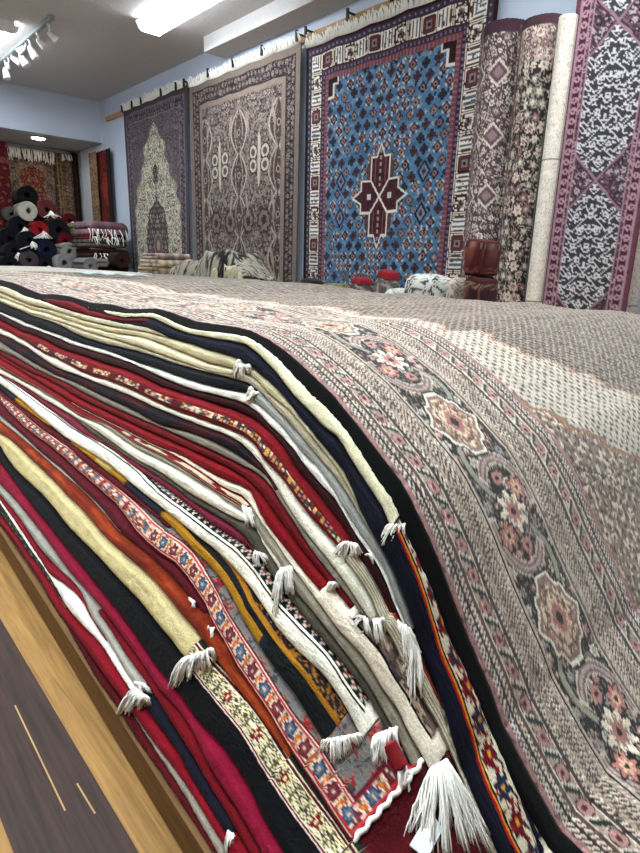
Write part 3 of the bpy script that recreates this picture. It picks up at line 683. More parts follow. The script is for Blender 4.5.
# ------------------------------------------------------------------ fringes and tassels
def surf(p, lift):
    u, v, q = hitS(p); n = np.array([-.55, -.25, .79]); return q+n*lift
def tassel(k, b0, b1, tips, n=26, r=.0011, lift=.008, curl=.3, name='fringe', mat=MCOT, knot=False, spread=3.0):
    """strands from the base line b0-b1 (px) to tip pixels; sits on the pile slope"""
    B0, B1 = surf(b0, lift*.7), surf(b1, lift*.7); T = [surf(t, lift*.35) for t in tips]; paths = []
    L = np.linalg.norm(T[0]-B0)
    n = int(n*1.5); nt_ = max(3, n//7); toff = rng.normal(size=(nt_, 3))*.0035*spread/3; tl = .72+.36*rng.random(nt_)
    for q in range(n):
        a = (q+.5)/n; st = B0+(B1-B0)*a; tk = min(int(a*nt_), nt_-1); a2 = .35*a+.65*(tk+.5)/nt_; st = st+(rng.random(3)-.5)*.002; x0_ = a; a = a2; x = a*(len(T)-1); i = min(int(x), len(T)-2) if len(T) > 1 else 0
        en = T[i]+(T[i+1]-T[i])*(x-i) if len(T) > 1 else T[0]
        en = en+(rng.random(3)-.5)*spread*.0022*[1, 1, .5]+toff[tk]*[1, 1, .4]; l = tl[tk]*(.88+.2*rng.random()); en = st+(en-st)*l
        up_ = np.array([-.35, -.15, .9])*lift*(.4+rng.random()*.9)
        c = st+(en-st)*.4+up_+(rng.random(3)-.5)*curl*L*.25
        tt = np.linspace(0, 1, 7)[:, None]; p = (1-tt)**2*st+2*tt*(1-tt)*c+tt**2*en; p = p+np.sin(tt*(5+4*rng.random())+6*rng.random())*(rng.random(3)-.5)*L*.07*np.sin(tt*2.6)
        paths.append(p)
    V, F = tubes(paths, r, 5, .7)
    if knot:
        for a in np.linspace(.1, .9, knot):
            st = B0+(B1-B0)*a; vv, ff = lathe([(0.001, -.006), (.004, -.004), (.0055, 0), (.004, .004), (.001, .006)], 9); b = len(V)
            V = list(V)+[tuple(np.array(x)*1.0+st) for x in vv]; F = F+[tuple(i+b for i in f) for f in ff]
    o = mesh(name, np.array(V), F, mat, parent=RUG[k]); return o
tassel('cream1', (389,527), (405,526), [(378,545),(383,549),(391,544),(409,541)], 30)
tassel('beige2', (239,365), (251,371), [(234,379),(237,383),(247,377),(251,373)], 16, .0016, .010, knot=2)
tassel('white1', (251,392), (260,396), [(246,402),(250,404),(254,400)], 14, .0016, .008, knot=1)
tassel('red1', (346,544), (358,547), [(339,557),(346,563),(356,560),(364,558)], 30, .0011, .010)
tassel('burg2', (368,556), (371,557), [(368,562),(371,562)], 8, .0014, .006, .6)
tassel('white1', (398,622), (410,630), [(401,655),(408,662),(417,662),(423,655)], 30, .0010)
tassel('grey1', (412,636), (420,652), [(405,690),(412,702),(420,700),(424,700)], 34, .0010)
tassel('cream2', (374,622), (385,620), [(374,640),(379,642),(386,636)], 24, .0012, .010)
tassel('grey2', (362,618), (368,620), [(345,621),(356,625),(366,637),(370,640)], 22, .0009)
tassel('burg3', (330,585), (336,586), [(329,592),(334,593),(337,590)], 16, .0016, .008, .8)
tassel('red3', (244,508), (252,512), [(248,524),(254,530),(256,522)], 18, .0014, .009)
tassel('white2', (283,571), (293,569), [(274,607),(276,608),(286,602),(294,598),(301,589)], 44, .0010, .012)
tassel('mauve', (256,553), (263,556), [(254,566),(260,570),(268,568),(270,562)], 20, .0011)
tassel('white3', (374,738), (398,728), [(371,770),(381,768),(390,760),(400,752)], 46, .0010, .012)
tassel('gold', (326,742), (360,736), [(321,752),(332,760),(343,759),(355,752),(366,743)], 70, .0011, .012, .5)
tassel('cream3', (187,661), (216,652), [(172,687),(175,693),(188,680),(198,680),(212,668),(219,664)], 70, .0013, .016, .3)
tassel('white5', (139,690), (153,701), [(117,713),(121,716),(130,714),(142,710),(153,705)], 60, .0013, .013)
tassel('stone', (137,683), (147,688), [(142,692),(150,697)], 14, .0012, .012)
tassel('navy2', (230,832), (236,836), [(225,848),(229,850),(238,841)], 20, .0010, .008)
tassel('orange', (190,600), (196,604), [(191,600),(195,606),(199,604)], 10, .0014, .006, .8)
tassel('floral', (209,628), (216,629), [(206,629),(213,642),(215,640)], 6, .0011, .006)
tassel('ivory', (432,770), (447,761), [(411,835),(425,856),(440,858),(455,853),(470,850),(482,848)], 110, .00115, .016, .25)
tassel('striped', (449,764), (456,775), [(452,830),(468,850),(485,850),(490,840)], 60, .0010, .010, .3)
tassel('ivory', (430,772), (434,772), [(403,846),(404,845)], 5, .0012, .012, .5)
# white selvage at the end of the pink runner, red cord end, paper tag
def cord(k, px, r, name, mat, lift=.006, bumps=22):
    p = np.array([surf(q, lift) for q in dens(px, 40)]); rr = r*(1+(.12*np.sin(np.arange(40)*bumps/40*6.283)+.15*rng.random(40))*(bumps > 3))*np.clip(np.minimum(np.arange(40)+2, 41-np.arange(40))/5, .3, 1)
    V, F = tubes([p], rr, 8); return mesh(name, np.array(V), F, mat, parent=RUG[k])
p = ENDS['floral'][4::3]; p = p+np.stack([0*p[:, 0], -.002+.0015*np.sin(np.arange(len(p))*1.3), .0015+0*p[:, 0]], -1); V, F = tubes([p], .0026*(1+.3*rng.random(len(p))), 8); mesh('selvage', np.array(V), F, MCOT, parent=RUG['floral'])
MREDY = plain('red_yarn', (.50, .05, .08), .9, 200, .15)
o = cord('olive', [(390,744),(394,752),(399,762),(404,771)], .0085, 'rolled_end', MREDY, .012, 2); tassel('olive', (400,770), (409,773), [(399,786),(404,790),(410,788),(413,781)], 40, .0014, .012, .6)
Q = [surf(p, .014) for p in ((431,812),(444,830),(428,860),(411,846))]
V = [tuple(q) for q in Q]+[tuple(q-np.array([0, 0, .0012])) for q in Q]
mesh('paper_tag', V, [(0, 1, 2, 3), (7, 6, 5, 4), (0, 4, 5, 1), (1, 5, 6, 2), (2, 6, 7, 3), (3, 7, 4, 0)], MCARD, parent=RUG['ivory'], smooth=False)['label'] = 'blank white paper tag'
for o in list(RUG.values()):
    b = np.array([v.co for v in o.data.vertices]) if False else None
    recentre(o, (1.0, .8, .3))

# ------------------------------------------------------------------ the room
ZC = HC+1.92; XW = 3.30; YB = 8.0
ZH = float((on_y(0, 130, YB)[2]+on_y(109, 141.6, YB)[2])/2); XL = 1.7; YA = 8.98
def S_(name, lo, hi, mat): return boxo(name, lo, hi, mat, bevel=0, kind='structure')
S_('floor', (-2.7, -2.3, -.06), (.089, 9.1, 0), MOAK); S_('floor', (.089, -2.3, -.06), (.198, 9.1, 0), MDARKW); S_('floor', (.198, -2.3, -.06), (3.4, 9.1, 0), MOAK)
for k_, (p_, q_) in enumerate((((15, 705), (65, 810)), ((77, 783), (95, 813)))):
    a, b = on_z(*p_, .001), on_z(*q_, .001); V, F = box((a[0]-.0009, min(a[1], b[1]), -.01), (a[0]+.0009, max(a[1], b[1]), .0006)); V = [(x+(b[0]-a[0])*(y-a[1])/(b[1]-a[1]), y, z) for x, y, z in V]; mesh('trim_%d' % (k_+1), V, F, MPINE, smooth=False)['kind'] = 'structure'
S_('wall_right', (XW, -2.3, 0), (XW+.1, YA+.1, ZC), MWALL)
S_('wall_left', (-2.7, -2.3, 0), (-2.6, YB+.1, ZC), MROOM)
S_('wall_front', (-2.6, -2.3, 0), (XW, -2.2, ZC), MROOM)
S_('wall_back', (-2.6, YB, 0), (XL, YB+.12, ZC), MWALL)
S_('wall_back_header', (XL, YB, ZH), (XW, YB+.12, ZC), MWALL)
S_('wall_alcove_back', (XL-.1, YA, 0), (XW, YA+.1, ZC), MWALL)
S_('wall_alcove_left', (XL-.1, YB+.12, 0), (XL, YA, ZC), MWALL)
S_('ceiling_alcove', (XL, YB+.12, ZH), (XW, YA, ZH+.05), MCEIL)
S_('ceiling', (-2.7, -2.3, ZC), (XW+.1, YB+.12, ZC+.06), MCEIL)
q = on_z(207, 38, ZC-.001)
S_('ceiling_soffit', (3.08, -2.2, HC+1.80), (XW, q[1], ZC), MCEIL)
o = mesh('cable', *tubes([[on_z(-8, 86, ZC-.012), on_z(30, 92, ZC-.012), on_z(60, 97.5, ZC-.012), on_z(92, 103, ZC-.012)]], .014, 8, 1), MCABLE)
tag(o, 'dark cable running along the ceiling above the storage alcove', 'cable')
# platform under the pile
pf = empty('platform', (.4, 2.2, 0)); tag(pf, 'low oak platform carrying the long rug pile, its side board facing the aisle', 'platform')
V = [];
for u in (.12, 4.3):
    x = .224+.037*min(u, 1.6)+.008*max(u-1.6, 0)
    V += [(x-.012, u, 0), (x+.012, u, 0), (x+.012, u, .056), (x-.012, u, .056)]
xs = [(u, .224+.037*min(u, 1.6)+.008*max(u-1.6, 0)+.007) for u in (.12, .8, 1.6, 4.3)]
V = [p for u, x in xs for p in ((x-.012, u, 0), (x+.010, u, 0), (x+.010, u, .054), (x-.006, u, .058), (x-.012, u, .054))]
V, F, cl = ring_solid(np.array(V).reshape(4, 5, 3), np.zeros((20, 3)))
o = mesh('side_board', V, F, MOAKD, parent=pf, smooth=False); o.location = -Vector(pf.location)
o = boxo('deck', (.34, .62, 0), (1.9, 4.3, .0025), MOAK, pf, .001); o.location = -Vector(pf.location)

# lamps
def fixture(x0, x1, y0, y1, label, n=[0]):
    e = empty('ceiling_light', ((x0+x1)/2, (y0+y1)/2, ZC)); tag(e, label, 'light', 'fluorescent ceiling lights')
    l = Vector(e.location); h = .062
    o = boxo('housing', (x0+.03, y0+.0, ZC-.03), (x1-.03, y1, ZC), MWHITE, e, .004); o.location = -l
    prof = [(x0, 0), (x0+.02, -h+.02), (x0+.05, -h), (x1-.05, -h), (x1-.02, -h+.02), (x1, 0)]
    for nm, pr, mt in (('diffuser', prof[1:5], MTUBE), ('side_lens', [prof[0], prof[1], (x0+.022, -h+.022), (x0+.01, 0)], MTUBES), ('side_lens', [prof[4], prof[5], (x1-.01, 0), (x1-.022, -h+.022)], MTUBES)):
        V = [(a, y, ZC-.03+b+.0) for y in (y0+.02, y1-.02) for a, b in pr]; m_ = len(pr)
        V, F, _ = ring_solid(np.array(V).reshape(2, m_, 3), np.zeros((2*m_, 3)))
        o = mesh(nm, V, F, mt, parent=e, smooth=False); o.location = -l
    for y in (y0, y1-.02):
        V = [(a+(.004 if a > (x0+x1)/2 else -.004), yy, ZC-.028+b*1.08) for yy in (y, y+.02) for a, b in prof]
        V, F, _ = ring_solid(np.array(V).reshape(2, 6, 3), np.zeros((12, 3)))
        o = mesh('end_cap', V, F, MWHITE, parent=e, smooth=False); o.location = -l
a = on_z(138, 28, ZC-.09); b = on_z(161, 39, ZC-.09); xa, xb = sorted((a[0], b[0])); ye = (a[1]+b[1])/2
fixture(xa, xb, ye-1.25, ye, 'white fluorescent ceiling light at top centre, in front of the soffit')
c = on_z(19.7, 34.7, ZC-.09); fixture(c[0]-.28, c[0], c[1], c[1]+1.25, 'white fluorescent ceiling light cut by the upper left edge, beside the track spots')
for x, y in ((.15, .35), (.15, 2.3), (1.2, .6), (-1.2, .6), (-1.2, 3.9)):  # added unseen lamps that brighten the pile and its front
    fixture(x, x+.28, y, y+1.25, 'added fluorescent ceiling light out of the picture, brightening the pile from above the aisle')
fixture(2.35, 2.63, .2, 1.45, 'added fluorescent ceiling light out of the picture, above the wall rugs, brightening the pile top')  # one more added unseen lamp, for a brighter pile top

# track with spots
e = empty('track_light', tuple(on_z(30, 36, ZC))); tag(e, 'white track light with swivelling spots near the upper left corner of the ceiling', 'track light')
l = Vector(e.location); a = on_z(52, 17, ZC-.02); b = on_z(-14, 74, ZC-.02)
o = boxo('track', (a[0]-.02, a[1], ZC-.035), (a[0]+.02, b[1], ZC), MPIPE, e, .003); o.location = -l
def spot(px, py, r, L, d, arm=True):
    P = on_x(px, py, a[0]); V, F = lathe([(.012, 0), (r*.55, .004), (r*.75, L*.25), (r, L*.8), (r*1.12, L), (r*1.02, L), (r*.9, L*.85)], 18)
    d = Vector(d).normalized(); M3 = d.to_track_quat('Z', 'Y').to_matrix()
    V = [tuple(M3 @ Vector(v)+Vector(P)) for v in V]
    s = mesh('spot_head', V, F, MWHITE, parent=e); s.location = -l
    V, F = tubes([[(P[0], P[1], ZC-.03), (P[0]+.012, P[1], (ZC-.03+P[2])/2), tuple(Vector(P)+d*L*.3)]], .009, 7, 1)
    k = mesh('swivel_arm', V, F, MWHITE, parent=s)
for px, py, r, L, d in ((29, 46, .036, .11, (.5, -.25, -1)), (20, 54, .036, .11, (.45, -.3, -1)), (5, 68, .034, .10, (.1, -.2, -1)), (11, 57, .032, .09, (.9, -.4, -.5)),
                        (25, 47, .030, .08, (-.6, .5, -.6)), (37, 39, .030, .08, (.9, .3, -.6)), (48, 32, .028, .08, (.9, -.2, -.7)), (8, 63, .022, .06, (.2, .8, -.4))):
    spot(px, py, r, L, d)
e = empty('downlight', tuple(on_z(38, 138, ZH))); tag(e, 'small bright round downlight in the lowered alcove ceiling', 'light'); l = Vector(e.location)
V, F = lathe([(.11, ZH-.006), (.12, ZH), (.085, ZH), (.08, ZH-.006)], 24); V = [(v[0]+l[0], v[1]+l[1], v[2]) for v in V]; o = mesh('trim_ring', V, F, MWHITE, parent=e); o.location = -l
V, F = lathe([(.002, ZH-.010), (.06, ZH-.012), (.082, ZH-.004)], 24); V = [(v[0]+l[0], v[1]+l[1], v[2]) for v in V]; o = mesh('bulb', V, F, MSPOT, parent=e); o.location = -l

# ------------------------------------------------------------------ rugs on the wall
XR = 3.22
def hang(label, X, uL, uR, zt, zb, colf, res, fringe=True, taper=0.0, sag=.006, name='hanging_rug', group='rugs hung along the right wall', bdr=None, gr=lambda c: c):
    """rug hung on wall: a runs left to right (down in Y), b runs downward. bdr = border width: border and field are parts"""
    W, H = uL-uR, zt-zb
    e = empty(name, (X, (uL+uR)/2, zb)); tag(e, label, 'rug', group); l = np.array(e.location)
    def piece(nm, a0, a1, b0, b1, lab=None):
        na, nb = max(int((a1-a0)/res), 3), max(int((b1-b0)/res), 3)
        a = np.linspace(a0, a1, na); b = np.linspace(b0, b1, nb); Am, Bm = np.meshgrid(a, b)
        col = gr(colf(Am, Bm, W, H))
        x = X+sag*np.sin(Am*9+1)*(.3+Bm/H)+.010*np.sin(Am*4.1)*(Bm/H)-.012*(Bm/H)
        y = uL-Am-taper*(Bm/H)*(1-2*Am/W); z = zt-Bm-.010*np.abs(np.sin(Am/W*math.pi*5))*(1-Bm/H)
        P = np.stack([x, y, z], -1)-l; Q = P+np.array([.009, 0, 0])
        n, m = Am.shape; V = np.concatenate([P.reshape(-1, 3), Q.reshape(-1, 3)]); F = grid_faces(n, m); b_ = n*m
        G = np.concatenate([F, F[:, ::-1]+b_])
        rim = np.concatenate([np.arange(m), np.arange(1, n)*m+m-1, (n-1)*m+np.arange(m-2, -1, -1), np.arange(n-2, 0, -1)*m]); r2 = np.roll(rim, -1)
        G = np.concatenate([G, np.stack([rim, rim+b_, r2+b_, r2], -1)])
        return mesh(nm, V, G, MWF, np.concatenate([col.reshape(-1, 3)]*2), e)
    if bdr:
        t = bdr
        piece('field', t, W-t, t, H-t); piece('border', 0, t, 0, H); piece('border', W-t, W, 0, H); piece('border', t, W-t, 0, t); piece('border', t, W-t, H-t, H)
    else: piece('pile', 0, W, 0, H)
    if fringe:
        ps = []
        for k in range(int(W/.011)):
            y = uL-k*.011; h = .05+.03*rng.random(); zz = zt-.010*abs(math.sin((uL-y)/W*math.pi*5))
            ps.append(np.array([(X, y, zz-.004), (X-.008, y+.006*rng.normal(), zz+h*.5), (X-.014-.01*rng.random(), y+.01*rng.normal(), zz+h)])-l)
        V, F = tubes(ps, .0055, 4, .8); mesh('fringe', np.array(V), F, MCOT, parent=e)
    return e
def edge_dist(a, b, W, H): return np.minimum(np.minimum(a, W-a), np.minimum(b, H-b))
def along(a, b, W, H):
    side = np.minimum(a, W-a) < np.minimum(b, H-b)
    return np.where(side, b-H/2, a-W/2)
def blue(a, b, W, H):
    o = np.ones(a.shape+(1,)); e = edge_dist(a, b, W, H); t = along(a, b, W, H); x, y = a-W/2, b-H/2-.03
    col = o*sc(.26, .44, .60)
    col[vn(a*40, b*60, 2) > .7] = sc(.33, .51, .65); col[vn(a*3, b*30, 4) > .68] = sc(.22, .39, .55)
    P1 = [sc(.32, .17, .20), sc(.19, .17, .24), sc(.42, .37, .37), sc(.42, .24, .27), sc(.25, .20, .24), sc(.50, .43, .41)]
    r, th, h = ros(x+.05, y, .098, .074, 6, .18); k = np.floor(h*6).astype(int) % 6; c = np.array(P1)
    R = .031*(.62+.38*np.abs(np.cos(2*th))); kk = r < R*1.15; col[kk] = sc(.13, .12, .20); kk = r < R*.92; col[kk] = c[k][kk]
    kk = (r < .016) & (h > .3); col[kk] = sc(.60, .42, .40); kk = (r < .008); col[kk] = sc(.14, .10, .16)
    kk = (np.abs(r-.034) < .006) & (np.abs(np.sin(2*th)) > .82) & (h > .5); col[kk] = sc(.70, .66, .62)
    r, th, h = ros(x, y+.041, .108, .082, 16, .2); kk = (np.abs(np.cos(th))*r*1.4+np.abs(np.sin(th))*r < .016); col[kk] = np.array([sc(.40, .15, .20), sc(.16, .14, .22), sc(.62, .58, .56)])[np.floor(h*3).astype(int) % 3][kk]
    for sx in (-.40, .40):
        for sy in (-.13, .13):
            D = np.abs(x-sx)/.055+np.abs(y-sy)/.075; col[D < 1.25] = sc(.21, .42, .62); col[D < 1] = sc(.11, .10, .18); col[D < .68] = sc(.45, .46, .55); col[D < .35] = sc(.22, .20, .28)
    # cross medallion
    def cross(g):
        v = (np.abs(x) < .082+g) & (np.abs(y) < .255+g); hz = (np.abs(x) < .175+g) & (np.abs(y) < .100+g)
        f1 = (np.abs(y) < .335+g*1.6-np.abs(x)*2.2) & (np.abs(x) < .04+g); f2 = (np.abs(x) < .255+g*1.6-np.abs(y)*1.8) & (np.abs(y) < .045+g)
        return v | hz | f1 | f2
    kk = (np.abs(x) < .135) & (np.abs(y) < .235-.4*np.clip(np.abs(x)-.09, 0, 1)); col[kk] = sc(.30, .25, .21)
    kk = kk & (np.abs(np.abs(x)-.108) < .012) & (fr(y/.05) < .5); col[kk] = sc(.44, .20, .22)
    col[cross(.016)] = sc(.83, .78, .72); m = cross(0); col[m] = sc(.34, .11, .15)
    kk = m & (np.abs(y) > .265); col[kk] = sc(.24, .16, .22); kk = m & (np.abs(x) > .185); col[kk] = sc(.24, .16, .22)
    fl = m & (vn(x*55, y*55, 3) > .63); col[fl] = sc(.22, .10, .13); fl = m & (np.abs(np.abs(x)-.05) < .006) & (np.abs(y) > .1); col[fl] = sc(.60, .30, .30)
    fl = m & (np.abs(x) < .012) & (fr(y/.045) < .55) & (np.abs(y) > .07); col[fl] = sc(.60, .52, .46)
    dg = m & (np.abs(np.abs(y)-np.abs(x)*1.22) < .011) & (np.abs(x) < .085); col[dg] = sc(.86, .80, .74)
    kk = (np.abs(np.abs(x)-.105) < .032) & (np.abs(y) < .032); col[kk] = sc(.20, .18, .24); kk = (np.abs(np.abs(x)-.105) < .018) & (np.abs(y) < .018); col[kk] = sc(.78, .72, .68)
    # corner pieces and inner lines
    u_, v_ = np.minimum(a, W-a)-.262, np.minimum(b, H-b)-.262
    kk = (u_ < .05) & (v_ < .12) | (u_ < .10) & (v_ < .035); k2 = (u_ < .066) & (v_ < .136) | (u_ < .115) & (v_ < .05); col[k2] = sc(.82, .76, .70); col[kk] = sc(.20, .07, .10)
    col[e < .262] = sc(.46, .25, .29); m = (e < .262) & (fr(t/.03) < .35); col[m] = sc(.62, .34, .36)
    m = e < .232; f = o*sc(.19, .16, .23); f[(fr(t/.034) < .5) & (np.abs(e-.211) < .010)] = sc(.40, .36, .50); f[np.abs(e-.228) < .004] = sc(.5, .2, .24); f[np.abs(e-.194) < .004] = sc(.42, .18, .24); col[m] = f[m]
    m = e < .190; f = o*sc(.88, .83, .75); p = .235; w = (fr(t/p)-.5)*p; c = e-.125; n = np.mod(np.floor(t/p), 2)
    f[(np.abs(np.abs(w)-.102) < .007) & (np.abs(c) < .05)] = sc(.30, .40, .50)
    f[(np.abs(np.abs(w)-.076) < .007) & (np.abs(c) < .046+.008*np.sign(np.sin(w*400)))] = sc(.36, .24, .18)
    f[(np.abs(np.abs(w)-.058) < .003) & (np.abs(c) < .055)] = sc(.3, .2, .2)
    m2 = (np.abs(w) < .050) & (np.abs(c) < .048-.3*np.clip(np.abs(w)-.035, 0, 1)); f[m2] = sc(.16, .10, .12); m2 = (np.abs(w) < .042) & (np.abs(c) < .040); g = np.where((n > 0)[..., None], sc(.42, .15, .19), sc(.86, .81, .73)); f[m2] = g[m2]
    m2 = (np.abs(w) < .022) & (np.abs(c) < .022); f[m2] = sc(.50, .44, .44); m2 = (np.abs(w) < .010) & (np.abs(c) < .010); f[m2] = sc(.16, .10, .14)
    m2 = (n < 1) & (np.abs(w) < .045) & (vn(w*90, c*90, 7) > .6); f[m2] = sc(.30, .12, .14)
    f[(vn(t*75, e*75, 5) > .83)] = sc(.34, .22, .2)
    m2 = np.abs(np.abs(c)-.059) < .004; f[m2] = sc(.25, .12, .14)
    col[m] = f[m]
    m = e < .062; f = o*sc(.25, .20, .28); f[(fr(t/.045) < .4) & (np.abs(e-.042) < .009)] = sc(.50, .44, .56); col[m] = f[m]; m = e < .022; col[m] = sc(.24, .07, .12); m = a < .030; col[m] = sc(.05, .05, .06)  # left binding painted black to carry the shade of the gap beside it
    return col
def tan_rug(a, b, W, H):
    o = np.ones(a.shape+(1,)); e = edge_dist(a, b, W, H); t = along(a, b, W, H); x, y = a-W/2, b
    col = o*sc(.29, .235, .245)
    col = floral(np.abs(x), y, col, .050, [sc(.58, .49, .44), sc(.46, .37, .35), sc(.68, .60, .54), sc(.40, .30, .32)], 31, .48, 5, .5, line=sc(.53, .44, .40))
    v = fbm(np.abs(x)*22, y*22, 8); col[np.abs(fr(v*4)-.5) < .10] = sc(.60, .52, .46)
    per = .36
    for x0 in (0, W/2-.27):
        xx = np.abs(x)-x0 if x0 else np.abs(x); A_ = .022+.105*np.abs(np.sin(math.pi*(y-.33)/per)); ins = np.abs(xx) < A_
        m = ins & (y > .33) & (vn(x*60, y*60, 3) > .35); col[m] = sc(.36, .27, .27); m = m & (np.abs(np.abs(xx)-A_*.5) < .008); col[m] = sc(.64, .55, .48)
        m = (np.abs(np.abs(xx)-A_) < .011) & (y > .33); col[m] = sc(.72, .64, .57)
        r = np.hypot(xx, (fr((y-.33)/per)-.5)*per); col[r < .030] = sc(.66, .56, .48); col[r < .017] = sc(.34, .20, .20)
    for y0 in (.76, 1.85):
        for sx in (.085, -.085):
            for sy in (-.055, .055):
                xx, yy = np.abs(x)-.32-sx, y-y0-sy; th = np.arctan2(yy, xx); r = np.hypot(xx, yy)
                col[r < .064] = sc(.18, .13, .14); col[r < .054] = sc(.76, .69, .61); col[r < .030] = sc(.42, .32, .31)
        m = (np.abs(np.abs(x)-.32) < .018) & (np.abs(y-y0) < .24-4*np.abs(np.abs(x)-.32)); col[m] = sc(.76, .69, .60)
        m = (np.hypot(np.abs(x)-.32, (y-y0)*.55) > .165) & (np.hypot(np.abs(x)-.32, (y-y0)*.55) < .176); col[m] = sc(.60, .51, .46)
    for y0 in (1.27, 2.2):
        for x0 in (.16, .40):
            r = np.hypot((np.abs(x)-x0), (y-y0)*.8)*(1+.10*np.cos(8*np.arctan2(y-y0, np.abs(x)-x0)))+.020*(vn(x*45, y*45, 3)-.5); col[r < .105] = sc(.50, .40, .37); col[r < .095] = sc(.31, .23, .24); col[r < .07] = sc(.54, .45, .41); col[r < .035] = sc(.30, .2, .21)
    for yk in (.45, 1.12, 1.6):
        for x0 in (.14, .52):
            m = (np.abs(np.abs(x)-x0-.02*np.sin((y-yk)*14)) < .020*(1-np.abs(y-yk)/.13)) & (np.abs(y-yk) < .13); col[m] = sc(.66, .57, .51)
    m = e < .235; col[m] = sc(.56, .46, .41); m = e < .225; f = o*sc(.60, .50, .44); col[m] = f[m]
    m = e < .175; f = o*sc(.22, .17, .19); f = floral(t, e-.115, f, .052, [sc(.62, .54, .50), sc(.44, .36, .36), sc(.54, .46, .43)], 3, .46, 6, .25, line=sc(.50, .43, .41)); col[m] = f[m]
    m = np.abs(e-.177) < .006; col[m] = sc(.25, .20, .2); m = np.abs(e-.062) < .005; col[m] = sc(.25, .2, .2)
    m = e < .057; f = o*sc(.55, .47, .42); col[m] = f[m]
    return col
def mauve_rug(a, b, W, H):
    o = np.ones(a.shape+(1,)); e = edge_dist(a, b, W, H); t = along(a, b, W, H); x, y = np.abs(a-W/2), b
    col = o*sc(.36, .31, .34); col = floral(x, y, col, .06, [sc(.44, .38, .40), sc(.30, .26, .29), sc(.50, .45, .45)], 41, .42, 6, .4, line=sc(.45, .40, .42))
    prof = np.interp(y, [.24, .29, .34, .44, .50, .60, .70, .78, .86, 1.0, 1.24, 2.3], [0, .06, .12, .23, .24, .28, .31, .38, .46, .52, .585, .585])+.028*np.sin(y*30)
    m = x < prof; f = o*sc(.68, .64, .56); f = floral(x, y, f, .075, [sc(.56, .51, .44), sc(.34, .29, .28), sc(.80, .77, .66), sc(.30, .27, .25)], 44, .44, 6, .45, line=sc(.38, .35, .32))
    v = fbm(x*18, y*18, 12); f[np.abs(fr(v*4)-.5) < .10] = sc(.80, .78, .66); col[m] = f[m]; m = np.abs(x-prof) < .010; col[m] = sc(.56, .52, .47)
    pm = np.interp(y, [.62, .72, .80, .86, 1.0, 1.12, 1.3, 1.5, 1.75, 2.0, 2.15], [.0, .06, .06, .02, .02, .19, .27, .29, .27, .2, 0])+.012*np.sin(y*40)
    m = x < pm; f = o*sc(.32, .26, .29); f = floral(x, y, f, .055, [sc(.50, .44, .42), sc(.25, .2, .22), sc(.62, .58, .5)], 47, .45, 6, .4); col[m] = f[m]
    r = np.hypot(x, (y-1.5)*.8); col[r < .11] = sc(.52, .46, .42); col[r < .09] = sc(.40, .32, .32); col[r < .045] = sc(.6, .54, .48)
    m = e < .16; f = o*sc(.24, .21, .26); f = floral(t, e-.105, f, .055, [sc(.42, .37, .40), sc(.34, .29, .34), sc(.50, .45, .47)], 4, .46, 6, .3, line=sc(.40, .35, .38)); col[m] = f[m]
    m = np.abs(e-.158) < .006; col[m] = sc(.52, .46, .46); m = np.abs(e-.060) < .006; col[m] = sc(.44, .39, .42); m = e < .05; col[m] = sc(.30, .25, .29)
    return col
wl = lambda p: on_x(*p, XR)
A1, A2 = wl((123, 110)), wl((187.5, 85)); A3 = wl((136, 259))
hang('dark mauve rug with cream arched centre, leftmost on the right wall', XR, A1[1], A2[1]+.02, (A1[2]+A2[2])/2, .18, mauve_rug, .0075, True, .045, bdr=.16, gr=lambda c: grade(c, .92, .75, 1.15, .40))
B1, B2 = wl((189, 86)), wl((301, 43))
hang('taupe and brown rug with interlaced ovals, between the mauve rug and the blue rug', XR, B1[1], B2[1], (B1[2]+B2[2])/2, .16, tan_rug, .0065, True, .01, bdr=.235, gr=lambda c: grade(c, .78, .62, 1.25, .42))
C1, C2 = wl((306.5, 47)), wl((487, 120))
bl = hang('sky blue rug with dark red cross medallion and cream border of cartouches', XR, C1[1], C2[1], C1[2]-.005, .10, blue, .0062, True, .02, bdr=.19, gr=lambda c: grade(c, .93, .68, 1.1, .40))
# batten with clips
e = empty('hanging_rail', (XW-.02, 4.6, A1[2])); tag(e, 'pine batten with black clips holding up the wall rugs', 'rail'); l = Vector(e.location)
o = boxo('batten', (XW-.03, C2[1]-.1, A1[2]-.02), (XW, on_x(107, 112, XW)[1], A1[2]+.03), MPINE, e, .003); o.location = -l
for px, py in ((122, 108), (132, 104), (141, 99), (161, 92), (176, 85), (184, 81), (208, 71), (233, 61), (262, 48), (297, 33), (306, 29), (348, 14), (392, 2)):
    P = on_x(px, py, XR-.015); z = A1[2]
    V, F = box((P[0]-.012, P[1]-.009, z-.03), (P[0]+.004, P[1]+.009, z+.045)); V2, F2 = box((P[0]+.004, P[1]-.006, z+.015), (XW-.028, P[1]+.006, z+.028))
    o = mesh('clip', V+V2, F+[tuple(i+8 for i in f) for f in F2], MDARK, parent=e, smooth=False); o.location = -l

